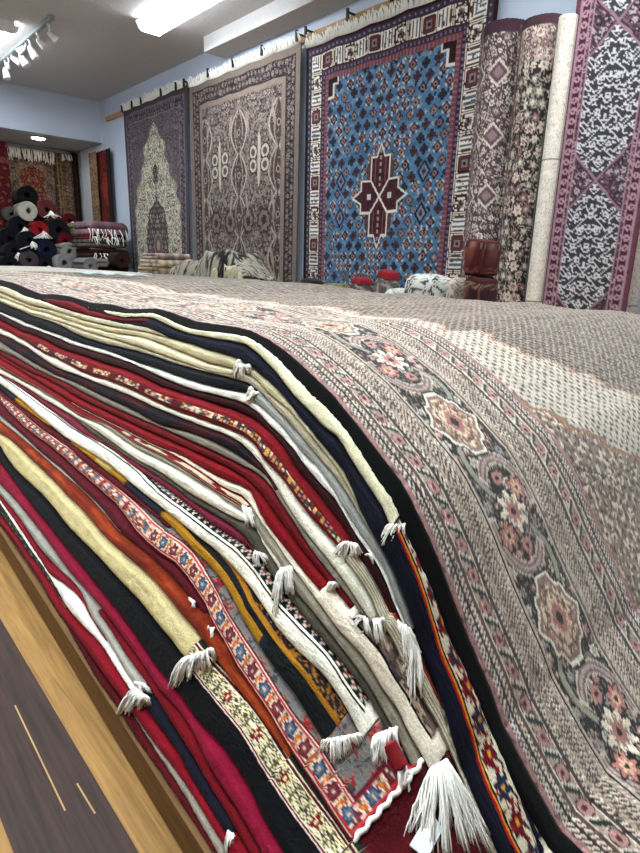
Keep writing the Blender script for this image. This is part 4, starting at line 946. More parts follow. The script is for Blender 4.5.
# ------------------------------------------------------------------ rolls: spiral of carpet extruded along an axis
def strip(path, th, O, ex, ey, ez, Lz, colf, nz=2, name='rug_roll', mat=MWF, parent=None, bulge=0):
    """path: (n,2) centre line of a folded or rolled carpet seen from its end; extruded along ez"""
    path = np.asarray(path, float); n = len(path); tg = np.gradient(path, axis=0); tg /= np.linalg.norm(tg, axis=1)[:, None]+1e-9
    nr = np.stack([-tg[:, 1], tg[:, 0]], -1); Lf, Rt = path+nr*th/2, path-nr*th/2
    s = np.r_[0, np.cumsum(np.hypot(*np.diff(path, axis=0).T))]
    zs = np.linspace(0, Lz, nz); O, ex, ey, ez = map(lambda v: np.asarray(v, float), (O, ex, ey, ez))
    V, K = [], []
    for z in zs:
        for side, P in ((0, Lf), (1, Rt)):
            jit = (rng.random((n, 1))-.5)*th*.25 if z in (zs[0], zs[-1]) else 0
            V.append(O+P[:, :1]*ex+P[:, 1:]*ey+ez*z+jit*ez); K.append(colf(s, np.full(n, z), side, path))
    V = np.concatenate(V); K = np.concatenate(K); F = []; st = 2*n
    i = np.arange(n-1)
    for k in range(nz-1):
        a = k*st; b = a+st
        F.append(np.stack([a+i, a+i+1, b+i+1, b+i], -1)); F.append(np.stack([a+n+i+1, a+n+i, b+n+i, b+n+i+1], -1))
        F.append(np.array([[a, b, b+n, a+n], [a+n-1, a+2*n-1, b+2*n-1, b+n-1]]))
    a = (nz-1)*st
    F.append(np.stack([i+1, i, n+i, n+i+1], -1)); F.append(np.stack([a+i, a+i+1, a+n+i+1, a+n+i], -1))
    return mesh(name, V, np.concatenate(F), mat, K, parent)
def spiral(R, th, hole, start=0, n=28):
    gap = th*1.12; turns = max((R-hole)/gap, 1.2); t = np.linspace(0, turns, int(turns*n)); r = hole+gap*t+.0
    return np.stack([r*np.cos(t*6.283+start), r*np.sin(t*6.283+start)], -1)
def flat(c, c2=None):
    def f(s, z, side, p):
        k = np.ones((len(s), 1))*np.asarray(c if (c2 is None or side == 1) else c2); return k*(1+.08*(vn(s*30, z*20+side, 1)-.5))[:, None]
    return f
def vroll(px_top, wpx, X, zb, label, colf, hole=.02, th=.012, name='rolled_rug', nz=280):
    P = on_x(*px_top, X); R = wpx/2*mpp(P)
    O = (P[0], P[1], zb); sp = spiral(R, th, max(hole, R-.040), 2.2, 170)
    o = strip(sp, th, O, (1, 0, 0), (0, 1, 0), (0, 0, 1), P[2]-zb, lambda s, z, side, p: colf(s, z, side, p, P[2]-zb, R), nz, name, MWF)
    recentre(o, O); tag(o, label, 'rug', 'rolled rugs standing against the right wall'); return o
def roll_a(s, z, side, p, L, R):
    th = np.arctan2(p[:, 1], p[:, 0])*R; o = np.ones((len(s), 1)); col = o*sc(.27, .225, .23)
    col = floral(th, z, col, .048, [sc(.74, .70, .66), sc(.40, .34, .35), sc(.62, .55, .53), sc(.30, .21, .24)], 51, .5, 6, .4, line=sc(.68, .61, .57))
    k = np.abs(fr(z/.30)-.5)*.30+np.abs(fr((th+.02)/.2)-.5)*.2; col[(k < .06)] = sc(.32, .25, .27); col[(k < .03)] = sc(.46, .38, .38); col[np.abs(k-.06) < .007] = sc(.72, .66, .62)
    m = z > L-.055; col[m] = sc(.22, .14, .17)
    if side == 0: col[:] = sc(.46, .38, .36)
    return col
def roll_b(s, z, side, p, L, R):
    th = np.arctan2(p[:, 1], p[:, 0])*R; o = np.ones((len(s), 1)); col = o*sc(.14, .115, .12)
    col = floral(th, z, col, .055, [sc(.66, .60, .55), sc(.44, .30, .31), sc(.44, .42, .38), sc(.70, .64, .58)], 57, .48, 6, .35, line=sc(.52, .47, .43))
    q = th-(-1.9*R); m = (np.abs(th+R*1.5) < .055) & (z < L-.42); f = o*sc(.36, .35, .31); f = floral(th, z, f, .07, [sc(.70, .65, .58), sc(.30, .28, .26), sc(.55, .5, .45)], 61, .42, 5, .2, line=sc(.64, .60, .54)); col[m] = f[m]
    m = (np.abs(np.abs(th+R*1.5)-.06) < .010) & (z < L-.42); col[m] = sc(.32, .33, .29)
    m = (z > L-.20) & (z < L-.045); f = o*sc(.58, .52, .49); f = floral(th, z, f, .05, [sc(.40, .32, .32), sc(.75, .68, .62), sc(.50, .36, .37)], 63, .5, 6, .3); col[m] = f[m]
    m = z > L-.045; col[m] = sc(.24, .16, .18)
    if side == 0: col[:] = sc(.42, .35, .33)
    return col
def roll_c(s, z, side, p, L, R):
    th = np.arctan2(p[:, 1], p[:, 0])*R; o = np.ones((len(s), 1)); col = o*sc(.78, .74, .69)
    v = fbm(th*60, z*60, 4); col[np.abs(fr(v*4)-.5) < .08] = sc(.62, .57, .53); col[np.abs(fr(z/.34)-.5) < .006] = sc(.40, .35, .34); col[np.abs(th+1.5*R) < .004] = sc(.6, .55, .5); return col
vroll((506, 27), 45, 3.02, .0, 'tall rolled mauve rug with pale flowers, left of the two with dark rims', roll_a)
vroll((545, 22), 45, 2.98, .0, 'rolled rug with black floral ground and grey border, standing right of the mauve roll', roll_b)
vroll((568, 17), 19, 2.90, .0, 'slim cream rolled rug standing beside the purple medallion rug', roll_c, .012, .01)
def hexrug(a, b, W, H):
    o = np.ones(a.shape+(1,)); t = b; x = a-W*.47
    col = o*sc(.31, .20, .24); col = floral(x, b, col, .036, [sc(.62, .52, .55), sc(.21, .15, .18), sc(.46, .32, .37), sc(.68, .60, .61)], 71, .46, 6, .3, line=sc(.50, .30, .37))
    per = .66; y = (fr((b-HEX0)/per)-.5)*per; hw = np.minimum(.165, (.5*per-np.abs(y))*.95)
    m = np.abs(x) < hw; f = o*sc(.25, .225, .25); v = np.abs(np.sin(np.abs(x)*64+1.2*np.sin(y*70)))+np.abs(np.cos(y*70+.9*np.sin(np.abs(x)*64))); f[(v > .85) & (v < 1.22)] = sc(.80, .78, .79)
    r, th, h = ros(np.abs(x), y, .07, .07, 5, 0); f[r < .013] = sc(.80, .76, .75); f[r < .005] = sc(.3, .25, .3); col[m] = f[m]
    m = np.abs(np.abs(x)-hw) < .008; col[m] = sc(.58, .42, .48); m = (np.abs(np.abs(x)-hw-.012) < .005); col[m] = sc(.36, .14, .22)
    e = np.minimum(a, W-a); m = e < .090; f = o*sc(.40, .25, .30); f = floral(t, e-.055, f, .035, [sc(.70, .52, .56), sc(.40, .12, .2), sc(.64, .42, .48)], 73, .44, 6, .2); col[m] = f[m]
    m = (e < .07) & (e > .03); f = o*sc(.34, .10, .18); rr, th, h = ros(t, e-.05+.0225, .045, .045, 2, 0, False); f[rr < .015] = sc(.70, .50, .55); f[rr < .006] = sc(.4, .1, .2); col[m] = f[m]
    for k in (.090, .072, .028): col[np.abs(e-k) < .004] = sc(.66, .46, .53)
    m = e < .018; col[m] = sc(.46, .20, .26)
    return col
XH = 2.93; H1 = on_x(577, 2, XH); H2 = on_x(636, 250, XH); ht = H1[2]+.42
pin = on_x(603, 179, XH); HEX0 = ht-pin[2]
hw_ = (H1[1]-H2[1])
hang('tall purple red runner with pale hexagon medallions, standing at the far right', XH, H1[1], H2[1], ht, .015, hexrug, .0062, False, 0, .004, 'standing_runner', None, bdr=None, gr=lambda c: grade(c, .84, .66, 1.08))
o = None
# a second rolled carpet edge behind the runner at the frame's right border
vroll((655, 60), 44, 3.10, .0, 'pale grey rolled rug at the right edge, behind the purple runner', roll_c, .03, .012)

# ------------------------------------------------------------------ things beyond the pile
bench = empty('display_bench', (2.55, 3.2, 0)); tag(bench, 'low oak display bench behind the rug pile, carrying folded rugs and poufs', 'bench'); l = Vector(bench.location)
ZBn = HC-.25
o = boxo('bench_top', (2.28, 1.15, ZBn-.03), (2.86, 5.6, ZBn), MOAK, bench); o.location = -l
for x in (2.32, 2.78):
    for y in (1.2, 3.3, 5.5):
        o = boxo('leg', (x, y, 0), (x+.045, y+.045, ZBn-.03), MOAK, bench); o.location = -l
def cushion(name, label, cat, px0, py0, px1, X, zb, depth, colf, e_=.35, topcol=None, rz=0, group=None, pz=2.6):
    """rounded box body: front face spans px0..px1 (at top py0), superellipsoid with dense colour"""
    a, b = on_x(px0, py0, X), on_x(px1, py0, X+depth); W = abs(a[1]-b[1]); zt = (a[2]+b[2])/2; Hh = zt-zb
    n, m = 60, 120; v = np.linspace(-math.pi/2, math.pi/2, n)[:, None]; t = np.linspace(0, 2*math.pi, m, endpoint=False)[None, :]
    pw = lambda q, k: np.sign(q)*np.abs(q)**k
    x = depth/2*pw(np.cos(v), e_)*pw(np.cos(t), e_); y = W/2*pw(np.cos(v), e_)*pw(np.sin(t), e_); z = Hh/2*pw(np.sin(v), e_)*np.ones_like(t)
    col = colf(t*W*.6+0*v, z+0*t, z/Hh+.5+0*t, x, y)
    x = x*(1+.05*np.sin(z/Hh*4+1)); z = z+.03*Hh*np.sin(y/W*5+1.0)*(z > 0)
    V = np.stack([x, y, z], -1); V = V+((fbm(x*14+3, y*14+z*9, 5)-.5)*.02)[..., None]*np.array([1, 1, .4]); V[..., 2] = np.maximum(V[..., 2], -Hh/2)
    V = V.reshape(-1, 3); F = []
    j = np.arange(n-1)[:, None]; i = np.arange(m)[None, :]; i2 = (i+1) % m
    F = np.stack([j*m+i, j*m+i2, (j+1)*m+i2, (j+1)*m+i], -1).reshape(-1, 4)
    o = mesh(name, V, F, MWF, col.reshape(-1, 3)); o.location = (X+depth/2, (a[1]+b[1])/2, zb+Hh/2); o.rotation_euler[2] = rz
    tag(o, label, cat, group); return o
def redpat(t, z, q, x, y):
    o = np.ones(q.shape+(1,)); y = y*.5-x*1.1; col = o*sc(.25, .085, .08); r, th, h = ros(y, z, .085, .085, 3, .2); R = .03*(.7+.3*np.cos(8*th)); col[r < R] = sc(.40, .20, .16); col[r < R*.5] = sc(.2, .06, .08)
    m = (q > .80) & (q < .93); col[m] = sc(.20, .10, .10); m = m & (fr(y/.03) < .4); col[m] = sc(.46, .34, .28); return col
def redpat2(t, z, q, x, y):
    o = np.ones(q.shape+(1,)); y = y*.5-x*1.1; col = o*sc(.22, .075, .07); r, th, h = ros(y-.03, z, .11, .11, 4, 0); R = .034*(.7+.3*np.cos(8*th)); col[r < R] = sc(.36, .24, .2); col[r < R*.5] = sc(.16, .08, .1)
    m = ((q > .80) & (q < .9)) ; col[m] = sc(.46, .36, .30); m = m & (fr((y+z)/.022) < .45); col[m] = sc(.24, .12, .11); return col
def greypat(c1, c2, top):
    def f(t, z, q, x, y):
        o = np.ones(q.shape+(1,)); col = o*np.asarray(c1); v = fbm(y*34, z*34+x*20, 3); col[np.abs(fr(v*3)-.5) < .16] = c2
        if top is not None: col[q > .86] = top; m = (q > .82) & (q < .86); col[m] = sc(.22, .15, .15)
        return col
    return f
XQ = 2.36
zmid = on_x(482, 276, XQ)[2]
cushion('pouf', 'dark red patterned rug pouf with cream edging, lower of two stacked before the tall rolls', 'pouf', 464, 277, 500, XQ, ZBn, .17, redpat2, .2, group='stacked red poufs')
cushion('pouf', 'dark red patterned rug pouf, upper of two stacked before the tall rolls', 'pouf', 465, 240, 503, XQ, zmid, .17, redpat, .2, group='stacked red poufs')
cushion('cushion', 'white cushion with black and grey scroll pattern before the blue rug', 'cushion', 402, 275, 460, XQ, ZBn, .20, greypat(sc(.74, .73, .70), sc(.24, .25, .25), None), .42)
cushion('cushion', 'small beige striped cushion squeezed between the scroll cushion and the red poufs', 'cushion', 454, 279, 465, XQ+.06, ZBn, .16, greypat(sc(.66, .61, .55), sc(.45, .38, .36), None), .4)
cushion('folded_rug', 'folded grey rug with red top, right of two before the blue rug', 'rug', 375, 271, 402, XQ, ZBn, .12, greypat(sc(.33, .30, .29), sc(.56, .54, .50), sc(.45, .06, .10)), .32, group='folded red topped rugs')
cushion('folded_rug', 'folded grey rug with red top, left and lower of two before the blue rug', 'rug', 350, 278, 375, XQ, ZBn, .12, greypat(sc(.30, .26, .26), sc(.58, .54, .50), sc(.47, .07, .11)), .32, group='folded red topped rugs')
cushion('folded_rug', 'flat dark folded rug low before the gap between taupe and blue rugs', 'rug', 299, 279, 325, XQ+.05, ZBn, .12, greypat(sc(.11, .10, .10), sc(.2, .19, .16), None), .3)
cushion('folded_rug', 'flat olive green folded rug just left of the red topped rugs', 'rug', 320, 284, 350, XQ+.03, ZBn, .2, greypat(sc(.45, .45, .30), sc(.3, .32, .2), None), .3)
cushion('folded_rug', 'low white folded rug between red topped rug and scroll cushion', 'rug', 392, 289, 408, XQ, ZBn, .2, greypat(sc(.72, .72, .70), sc(.55, .55, .55), None), .4)

def serp(W, th, n, gap=1.06):
    """serpentine centre line of a rug folded into n layers"""
    P = []; h = th*gap
    for k in range(n):
        xs = np.linspace(-W/2+h/2, W/2-h/2, 10); xs = xs if k % 2 == 0 else xs[::-1]
        P += [(x, k*h+th/2) for x in xs]
        if k < n-1:
            cx = xs[-1]; sg = 1 if k % 2 == 0 else -1
            P += [(cx+sg*h/2*math.cos(t), k*h+th/2+h/2+h/2*math.sin(t)) for t in np.linspace(-1.2, 1.2, 5)]
    return np.array(P)
def folded(px, py_top, wpx, Y0, zb, n, th, depth, colf, label, rz=0, cat='rug', group=None, X=None):
    P = np.array([X, px-wpx/2, zb]); W = wpx
    ca, sa = math.cos(rz), math.sin(rz)
    o = strip(serp(W, th, n), th, (P[0], P[1], zb), (sa*1.0, -ca, 0), (0, 0, 1), (ca, sa, 0), depth, colf, 10, 'folded_rug', MWF)
    recentre(o, (P[0], P[1], zb)); tag(o, label, cat, group); return o
def beige(c):
    def f(s, z, side, p):
        k = np.ones((len(s), 1))*np.asarray(c); m = vn(s*22, z*30, 3) > .62; k[m] = k[m]*.72; return k*(1+.1*(vn(s*80, z*9, 2)-.5))[:, None]
    return f
XF = 2.40
zs = [ZBn]; Yf = float(on_x(136, 270, XF)[1])
for i, (c, n, th) in enumerate((((.62, .56, .46), 2, .030), ((.72, .66, .55), 2, .032), ((.66, .59, .48), 2, .030), ((.76, .71, .61), 2, .030), ((.70, .60, .56), 2, .024))):
    z = zs[-1]; names = ['lowest', 'second', 'third', 'fourth', 'topmost']
    folded(Yf-[0, .02, .03, .08, .14][i], 262, [.46, .43, .42, .38, .32][i], 0, z, n, th, [.34, .33, .32, .31, .30][i], beige(c), ['tan', 'sand', 'brownish beige', 'pale beige', 'pinkish beige'][i]+' folded rug, '+names[i]+' of the stack before the taupe wall rug', .0, X=XF, group='folded beige rugs beyond the pile')
    zs.append(z+n*th*1.06+.002)
# black and white rug draped in folds beside the beige stack
def drape(label, px0, px1, X, prof, c1, c2, depth, name='draped_rug', seed=3, stripes=True):
    a, b = on_x(px0, 262, X), on_x(px1, 262, X); n, m = 90, 34
    t = np.linspace(0, 1, n)[:, None]; s = np.linspace(0, 1, m)[None, :]
    y = a[1]+(b[1]-a[1])*t+0*s; zt = np.array([on_x(px0+(px1-px0)*k, np.interp(k, *zip(*prof)), X)[2] for k in t[:, 0]])[:, None]
    fall = np.clip((s-.22)/.0001, 0, 0); x = X+depth*(s-.25)+.02*np.sin(t*17+s*5)
    z = np.where(s < .25, ZBn+.012+(zt-ZBn-.012)*np.sin(np.clip(s/.25, 0, 1)*math.pi/2)**.7, zt-.03*(s-.25))+.012*np.sin(t*26+s*6)*np.clip(s*5, 0, 1)
    z = np.maximum(z, ZBn+.006)
    top = np.stack([x, y, z], -1); o3 = np.ones((n, m, 1)); col = o3*np.asarray(c1)
    L = t*(abs(b[1]-a[1])); v = fbm(L*22+seed, s*9+0*t, seed); k = (np.abs(v-.52) < .035) | ((t > .64) & (t < .84) & (v > .42))
    col[k] = c2; v2 = fbm(L*40, s*22, seed+4); col[v2 > .70] = sc(.40, .36, .34)
    V = np.concatenate([top.reshape(-1, 3), (top-[0, 0, .010]).reshape(-1, 3)]); F = grid_faces(n, m); b_ = n*m
    rim = np.concatenate([np.arange(m), np.arange(1, n)*m+m-1, (n-1)*m+np.arange(m-2, -1, -1), np.arange(n-2, 0, -1)*m]); r2 = np.roll(rim, -1)
    G = np.concatenate([F, F[:, ::-1]+b_, np.stack([rim, rim+b_, r2+b_, r2], -1)])
    o = mesh(name, V, G, MWF, np.concatenate([col.reshape(-1, 3)]*2)); recentre(o, (X, (a[1]+b[1])/2, ZBn)); tag(o, label, 'rug'); return o
drape('rumpled rug with black and white pattern slung over the folded beige rugs', 172, 250, XF-.09, [(0, 268), (.12, 264), (.35, 259), (.5, 252), (.62, 250), (.8, 251), (.87, 262), (1, 276)], sc(.60, .57, .51), sc(.13, .13, .12), .28)
drape('crumpled cream rug spilling under the black and white one', 208, 244, XF-.13, [(0, 276), (.3, 268), (.6, 264), (.9, 272), (1, 280)], sc(.72, .68, .58), sc(.62, .58, .46), .14, 'crumpled_rug', 9)

# second pile continuing behind the first one, and the loose strips on it
P2 = empty('rug_stack', (1.4, 5.6, 0)); tag(P2, 'flat stack of pale rugs continuing beyond the far end of the patterned carpet', 'rug stack'); l = Vector(P2.location)
zz = 0; k = 0
while zz < .545:
    c = [sc(.62, .58, .52), sc(.45, .08, .12), sc(.10, .11, .16), sc(.72, .68, .58), sc(.30, .06, .09), sc(.60, .57, .52)][k % 6]; th = .040+.02*rng.random(); k += 1
    j = rng.random()*.03
    o = boxo('rug_layer', (.46+j, 4.32+j, zz), (2.08-j, 7.0-j, min(zz+th, .556)), MW, P2, .012, col=c); o.location = -l; zz += th
o = boxo('rug_layer', (.45, 4.31, .557), (2.10, 7.02, .568), MW, P2, .004, col=sc(.74, .70, .66)); o.location = -l
a, b = on_z(74, 272.5, .590), on_z(138, 275.5, .590); dv = (b-a)/np.linalg.norm(b-a); nv = np.array([-dv[1], dv[0], 0]); nv = nv if nv[1] > 0 else -nv
pts = [(a+dv*np.linalg.norm(b-a)*k+nv*w_+np.array([0, 0, h_])).tolist() for k in np.linspace(0, 1, 14) for w_, h_ in ((0, -.005+.004*math.sin(k*20)), (0, .003+.004*math.sin(k*20)), (.07, .003+.003*math.sin(k*17)), (.07, -.005+.003*math.sin(k*17)))]
V, F, cl = ring_solid(np.array(pts).reshape(14, 4, 3), np.tile(sc(.70, .74, .74), (56, 1))); o = mesh('white_runner', V, F, MW, cl)
tag(o, 'narrow white runner lying across the far part of the pile', 'runner'); recentre(o, tuple(a))

# ------------------------------------------------------------------ storage alcove
bn = empty('storage_bench', (2.5, 8.6, 0)); tag(bn, 'dark storage bench in the alcove under the heap of rolled rugs', 'bench'); l = Vector(bn.location); ZA = HC-.30
o = boxo('bench_top', (1.75, 7.25, ZA-.04), (3.26, 8.7, ZA), MDARKW, bn); o.location = -l
o = boxo('bench_top', (2.2, 6.55, HC-.205), (3.17, 7.24, HC-.165), MDARKW, bn); o.location = -l
for x in (1.8, 3.18):
    for y in (7.3, 8.6):
        o = boxo('leg', (x, y, 0), (x+.06, y+.06, ZA-.04), MDARKW, bn); o.location = -l
def hroll(px, py, rpx, Y, c, cf, label, L=1.0, hole=.3, yaw=0.0, pitch=0, tuft=False, th=.016):
    P = on_y(px, py, Y); R = rpx*mpp(P); d = Vector((math.sin(yaw), math.cos(yaw), pitch)).normalized(); ex = Vector((d.y, -d.x, 0)).normalized(); ey = ex.cross(d)*-1
    if ey.z < 0: ey = -ey
    o = strip(spiral(R, th, R*hole, rng.random()*6.28, 30), th, tuple(P), tuple(ex), tuple(ey), tuple(d), L,
              lambda s, z, side, p: np.where((z < .004)[:, None], np.asarray(cf), np.asarray(c))*(1+.12*(vn(s*14, z*7, 3)-.5))[:, None], 8, 'rolled_rug', MWF)
    recentre(o, tuple(P)); tag(o, label, 'rug', 'rolled rugs heaped in the alcove')
    if tuft:
        ps = [np.array([(0, 0, 0), (.02*rng.normal(), -.03, -.03), (.05*rng.normal(), -.05-.02*rng.random(), -.07-.03*rng.random())])+np.array([R*.3, -.005, -R*.1]) for _ in range(16)]
        V, F = tubes(ps, .006, 4, .8); mesh('fringe', np.array(V), F, MCOT, parent=o)
    return o
K = sc(.045, .045, .06)
ROL = [
 (27.4,195.6,9.5,8.55,K,K*1.3,'black rolled rug at the very top of the heap in the alcove',0),
 (28.4,210.8,9.2,8.40,sc(.60,.58,.54),sc(.70,.68,.63),'white ended rolled rug just under the black top roll',0),
 (47.5,209.5,9.2,8.50,sc(.34,.15,.17),sc(.38,.17,.19),'dull red rolled rug to the right of the white ended roll',1),
 (11.5,214,7.5,8.6,sc(.22,.22,.2),sc(.3,.3,.28),'dark olive grey rolled rug at the left, beside the white ended roll',0),
 (38.5,222.5,6.5,8.65,sc(.2,.18,.15),sc(.28,.24,.2),'small brown rolled rug wedged below the dull red roll',0),
 (70,220.5,7.5,8.55,sc(.30,.05,.08),sc(.36,.08,.11),'deep red rolled rug near the pipe, right in the upper row',1),
 (58.5,230,10.5,8.35,K,sc(.09,.09,.12),'fat black rolled rug in the middle of the heap',0),
 (40.5,230,8.0,8.30,sc(.52,.06,.09),sc(.56,.08,.11),'bright red rolled rug at the centre of the heap',1),
 (21,226,10,8.45,K,K*1.5,'black rolled rug with a white tuft below the white ended roll',1),
 (82,231,8.2,8.25,sc(.42,.40,.32),sc(.46,.44,.36),'khaki rolled rug at the right beside the mauve folded rug',1),
 (10,238,9,8.45,K,K*1.4,'black rolled rug at the far left, middle height',0),
 (29,240.5,9.5,8.28,sc(.07,.06,.07),K*1.6,'black brown rolled rug in the lower centre with white tuft',1),
 (47,250,9.5,8.2,sc(.06,.06,.13),sc(.08,.08,.17),'dark navy rolled rug low in the heap',0),
 (66,241.5,7.5,8.3,sc(.36,.04,.09),sc(.40,.05,.10),'wine red rolled rug above the grey ended rolls',0),
 (82.5,245.5,7.5,8.3,sc(.40,.05,.09),sc(.45,.06,.11),'red rolled rug beneath the khaki roll',0),
 (69.5,251.5,8.3,8.1,sc(.50,.48,.46),sc(.58,.57,.55),'grey ended rolled rug, upper of two low in the heap',0),
 (65,263,9.2,8.0,sc(.48,.46,.44),sc(.56,.54,.53),'grey ended rolled rug, lower of two at the pile edge',0),
 (55,254,5,8.2,sc(.36,.36,.33),sc(.4,.4,.36),'thin grey rolled rug beside the navy roll',0),
 (15,251.5,9,8.3,K,sc(.10,.08,.10),'black rolled rug low at left with white fringe',1),
 (29,260,8.5,8.15,sc(.20,.16,.17),sc(.28,.23,.24),'brown patterned rolled rug at the bottom of the heap',0),
 (10,265,8.5,8.2,K,K*1.6,'black rolled rug in the bottom left corner of the heap',1),
 (46,265,8.5,8.15,K,sc(.08,.08,.11),'black rolled rug at the bottom between brown and grey ends',1),
 (80,259,7,8.15,sc(.22,.21,.19),sc(.30,.28,.26),'dark grey rolled rug at bottom right of the heap',0)]
for px, py, r, Y, c, cf, lab, tf in ROL: hroll(px, py, r, Y-.35, c, cf, lab, .62, .28, rng.normal()*.05, rng.normal()*.02, tf)
# folded rugs right of the heap
def fcol(c, c2): return lambda s, z, side, p: np.where((vn(s*9, z*12, 3) > .60)[:, None], np.asarray(c2), np.asarray(c))*(1+.12*(vn(s*40, z*30, 1)-.5))[:, None]
def fold2(px, py, wpx, Y, n, th, depth, c, c2, label, rz=0, tuft=False, tilt=0):
    P = on_y(px, py, Y); W = wpx*mpp(P); ca, sa = math.cos(rz), math.sin(rz); ex = np.array([ca, -sa, tilt]); ex /= np.linalg.norm(ex)
    o = strip(serp(W, th, n), th, tuple(P), tuple(ex), (0, 0, 1), (sa, ca, 0), depth, fcol(c, c2), 10, 'folded_rug', MWF)
    recentre(o, tuple(P)); tag(o, label, 'rug', 'folded rugs at the alcove entrance')
    if tuft:
        ps = []
        for q in range(14):
            x = (q/13-.5)*W*.8+.02*rng.normal(); ps.append(np.array([(x, -.005, th), (x+.02*rng.normal(), -.03, th*.2), (x+.03*rng.normal(), -.05, -.045-.02*rng.random())]))
        V, F = tubes(ps, .0045, 4, .8); mesh('fringe', np.array(V), F, MCOT, parent=o)
fold2(108, 272.5, 40, 7.00, 2, .050, .5, sc(.16, .13, .12), sc(.10, .08, .08), 'dark brown folded rug at the bottom of the stack by the wall')
fold2(97, 267, 22, 6.85, 2, .045, .4, sc(.50, .48, .45), sc(.36, .34, .33), 'crumpled grey folded rug in front of the stack by the wall')
fold2(109, 257.5, 38, 7.02, 2, .045, .5, sc(.20, .06, .07), sc(.12, .06, .06), 'dark red brown folded rug second in the stack by the wall', .0, True)
fold2(106, 247.5, 40, 7.04, 2, .040, .5, sc(.34, .30, .27), sc(.22, .18, .17), 'grey brown folded rug in the middle of the stack by the wall')
fold2(107, 240, 38, 7.06, 2, .032, .5, sc(.34, .05, .08), sc(.12, .04, .05), 'dark red folded rug with white fringe under the mauve one', .0, True)
fold2(107, 236.5, 39, 7.08, 2, .080, .5, sc(.52, .40, .44), sc(.45, .33, .37), 'mauve pink folded rug on top of the stack by the wall', .0, True)
hroll(122, 260, 8, 6.78, sc(.14, .08, .07), sc(.20, .10, .09), 'dark brown rolled rug lying before the folded stack', .4, .2)
hroll(91, 266, 7.5, 6.72, sc(.44, .43, .42), sc(.50, .49, .48), 'grey rolled rug lying beside the folded stack', .35, .2)

def orient(a, b, W, H):
    o = np.ones(a.shape+(1,)); e = edge_dist(a, b, W, H); t = along(a, b, W, H); x, y = np.abs(a-W/2), b
    col = o*sc(.50, .17, .11); col = floral(x, y, col, .06, [sc(.66, .50, .40), sc(.36, .12, .10), sc(.62, .32, .24)], 81, .42, 6, .4, line=sc(.58, .36, .28))
    arch = np.interp(y, [.2, .3, .42, .6, 2], [0, .2, .30, .36, .38]); m = x > arch; f = o*sc(.58, .46, .38); f = floral(x, y, f, .05, [sc(.44, .28, .24), sc(.68, .58, .48)], 83, .45, 6, .4); col[m] = f[m]; m = np.abs(x-arch) < .012; col[m] = sc(.66, .54, .42)
    m = e < .17; f = o*sc(.52, .44, .38); f = floral(t, e, f, .05, [sc(.36, .24, .22), sc(.64, .56, .47), sc(.45, .33, .28)], 85, .45, 6, .3); col[m] = f[m]; m = e < .03; col[m] = sc(.34, .20, .17)
    return col
def runner(c, c2, c3):
    def f(a, b, W, H):
        o = np.ones(a.shape+(1,)); col = o*np.asarray(c); col = floral(a-W/2, b, col, min(.06, W/3), [np.asarray(c2), np.asarray(c3)], 91, .45, 5, .3); e = np.minimum(a, W-a); col[np.abs(e-.03) < .008] = c2; return col
    return f
def hang_y(label, px0, px1, py, Y, zb, colf, res=.012, fringe=.0, name='hanging_rug'):
    """rug hung on the alcove's back wall (faces the room)"""
    a, b = on_y(px0, py, Y), on_y(px1, py, Y); W = b[0]-a[0]; zt = (a[2]+b[2])/2; H = zt-zb
    e = empty(name, ((a[0]+b[0])/2, Y, zb)); tag(e, label, 'rug', 'rugs hung in the alcove'); l = np.array(e.location)
    Am, Bm = np.meshgrid(np.linspace(0, W, max(int(W/res), 6)), np.linspace(0, H, int(H/res))); col = colf(Am, Bm, W, H)
    y = Y+.008*np.sin(Am*11)*(.4+Bm/H); P = np.stack([a[0]+Am, y, zt-Bm], -1)-l; n, m = Am.shape; Q = P+np.array([0, .01, 0])
    V = np.concatenate([P.reshape(-1, 3), Q.reshape(-1, 3)]); F = grid_faces(n, m); b_ = n*m
    rim = np.concatenate([np.arange(m), np.arange(1, n)*m+m-1, (n-1)*m+np.arange(m-2, -1, -1), np.arange(n-2, 0, -1)*m]); r2 = np.roll(rim, -1)
    G = np.concatenate([F, F[:, ::-1]+b_, np.stack([rim, rim+b_, r2+b_, r2], -1)])
    mesh('pile', V, G, MWF, np.concatenate([col.reshape(-1, 3)]*2), e)
    if fringe:
        ps = []
        for k in range(int(W/.016)):
            x = a[0]+k*.016; ps.append(np.array([(x, Y-.012, zt-.01), (x+.01*rng.normal(), Y-.03, zt-fringe*.3), (x+.012*rng.normal(), Y-.035, zt-fringe*(.85+.3*rng.random()))])-l)
        V, F = tubes(ps, .009, 4, .8); mesh('fringe', np.array(V), F, MCOT, parent=e)
    return e
YR = 8.92
hang_y('orange red prayer style rug with white top fringe on the alcove back wall', 4, 54, 148, YR, .1, lambda a, b, W, H: grade(orient(a, b, W, H), .85, .8), .012, .16)
hang_y('olive brown runner hung right of the orange red rug in the alcove', 54, 62, 153, YR-.02, .1, runner(sc(.30, .24, .19), sc(.50, .42, .33), sc(.2, .14, .12)), .012, 0)
hang_y('brown striped runner with short white fringe hung beside the black post', 61, 72, 154, YR-.04, .1, runner(sc(.42, .34, .28), sc(.30, .22, .19), sc(.56, .47, .38)), .012, .09)
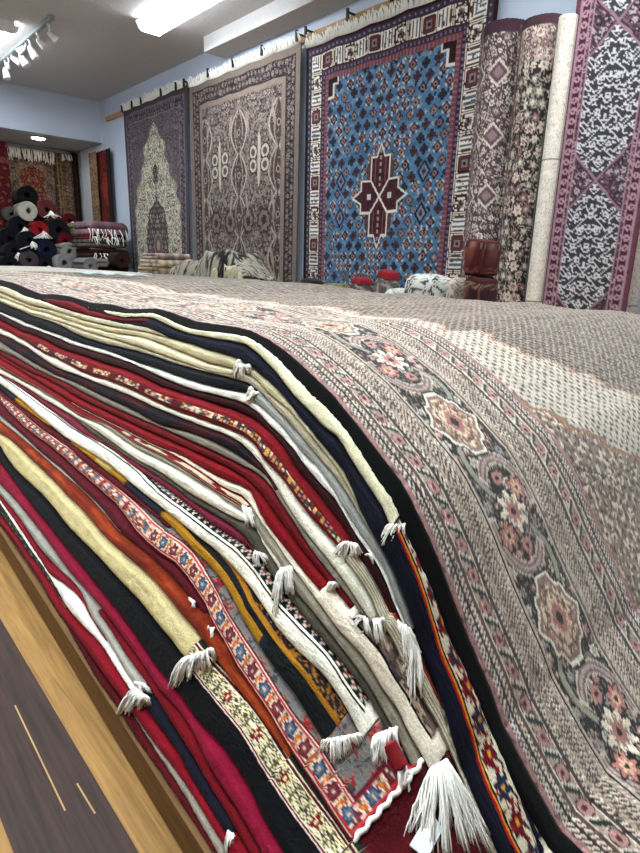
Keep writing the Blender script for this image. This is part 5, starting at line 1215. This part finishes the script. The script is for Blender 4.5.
hang_y('very dark runner hung next to the grey pipe', 71, 77, 153, YR-.06, .1, runner(sc(.10, .07, .07), sc(.18, .1, .1), sc(.14, .08, .08)), .012, 0)
a = on_y(80, 150, YR-.10); o = mesh('pipe', *tubes([[(a[0], YR-.10, ZH), (a[0], YR-.10, .6), (a[0], YR-.10, 0)]], .030, 12, 1), MPIPE); tag(o, 'grey vertical pipe on the alcove wall between dark runner and blue wall strip', 'pipe'); recentre(o, (a[0], YR-.1, 0))
# rugs standing at the alcove's right side
def side_rug(label, X, px0, px1, py, zb, colf, res=.012):
    a, b = on_x(px0, py, X), on_x(px1, py, X); return hang(label, X, a[1], b[1], a[2], zb, colf, res, False, 0, .01, 'hanging_rug', 'rugs hung in the alcove')
side_rug('tan narrow runner hung at the right side of the alcove', XW-.10, 88, 95.5, 153, .1, runner(sc(.52, .42, .34), sc(.38, .28, .23), sc(.62, .52, .43)))
def redtex(a, b, W, H):
    o = np.ones(a.shape+(1,)); col = o*sc(.40, .09, .07); v = fbm(a*10, b*9, 4); col[np.abs(fr(v*3)-.5) < .12] = sc(.24, .05, .06); col[v > .62] = sc(.50, .16, .11); m = a > W-.12; col[m] = sc(.12, .05, .06); return col
side_rug('dark orange red rug hung at the alcove mouth beside the pale blue wall', XW-.06, 95.5, 109.5, 152, .1, redtex)
def redvine(a, b, W, H):
    o = np.ones(a.shape+(1,)); col = o*sc(.30, .06, .08); col = floral(a, b, col, .09, [sc(.50, .26, .22), sc(.2, .05, .07)], 95, .45, 6, .3); return col
hang_y('dark red flowered rug hung at the left edge of the alcove opening', -14, 6.5, 140, 8.35, .1, redvine)

# ------------------------------------------------------------------ world, view
w = bpy.data.worlds.new('world'); bpy.context.scene.world = w; w.use_nodes = True
w.node_tree.nodes['Background'].inputs[0].default_value = (.5, .55, .62, 1); w.node_tree.nodes['Background'].inputs[1].default_value = .3
sc_ = bpy.context.scene
sc_.view_settings.view_transform = 'Standard'; sc_.view_settings.look = 'None'; sc_.view_settings.gamma = 1; sc_.view_settings.use_curve_mapping = False
sc_.view_settings.exposure = 0.84
sc_.cycles.use_denoising = True; sc_.cycles.max_bounces = 6
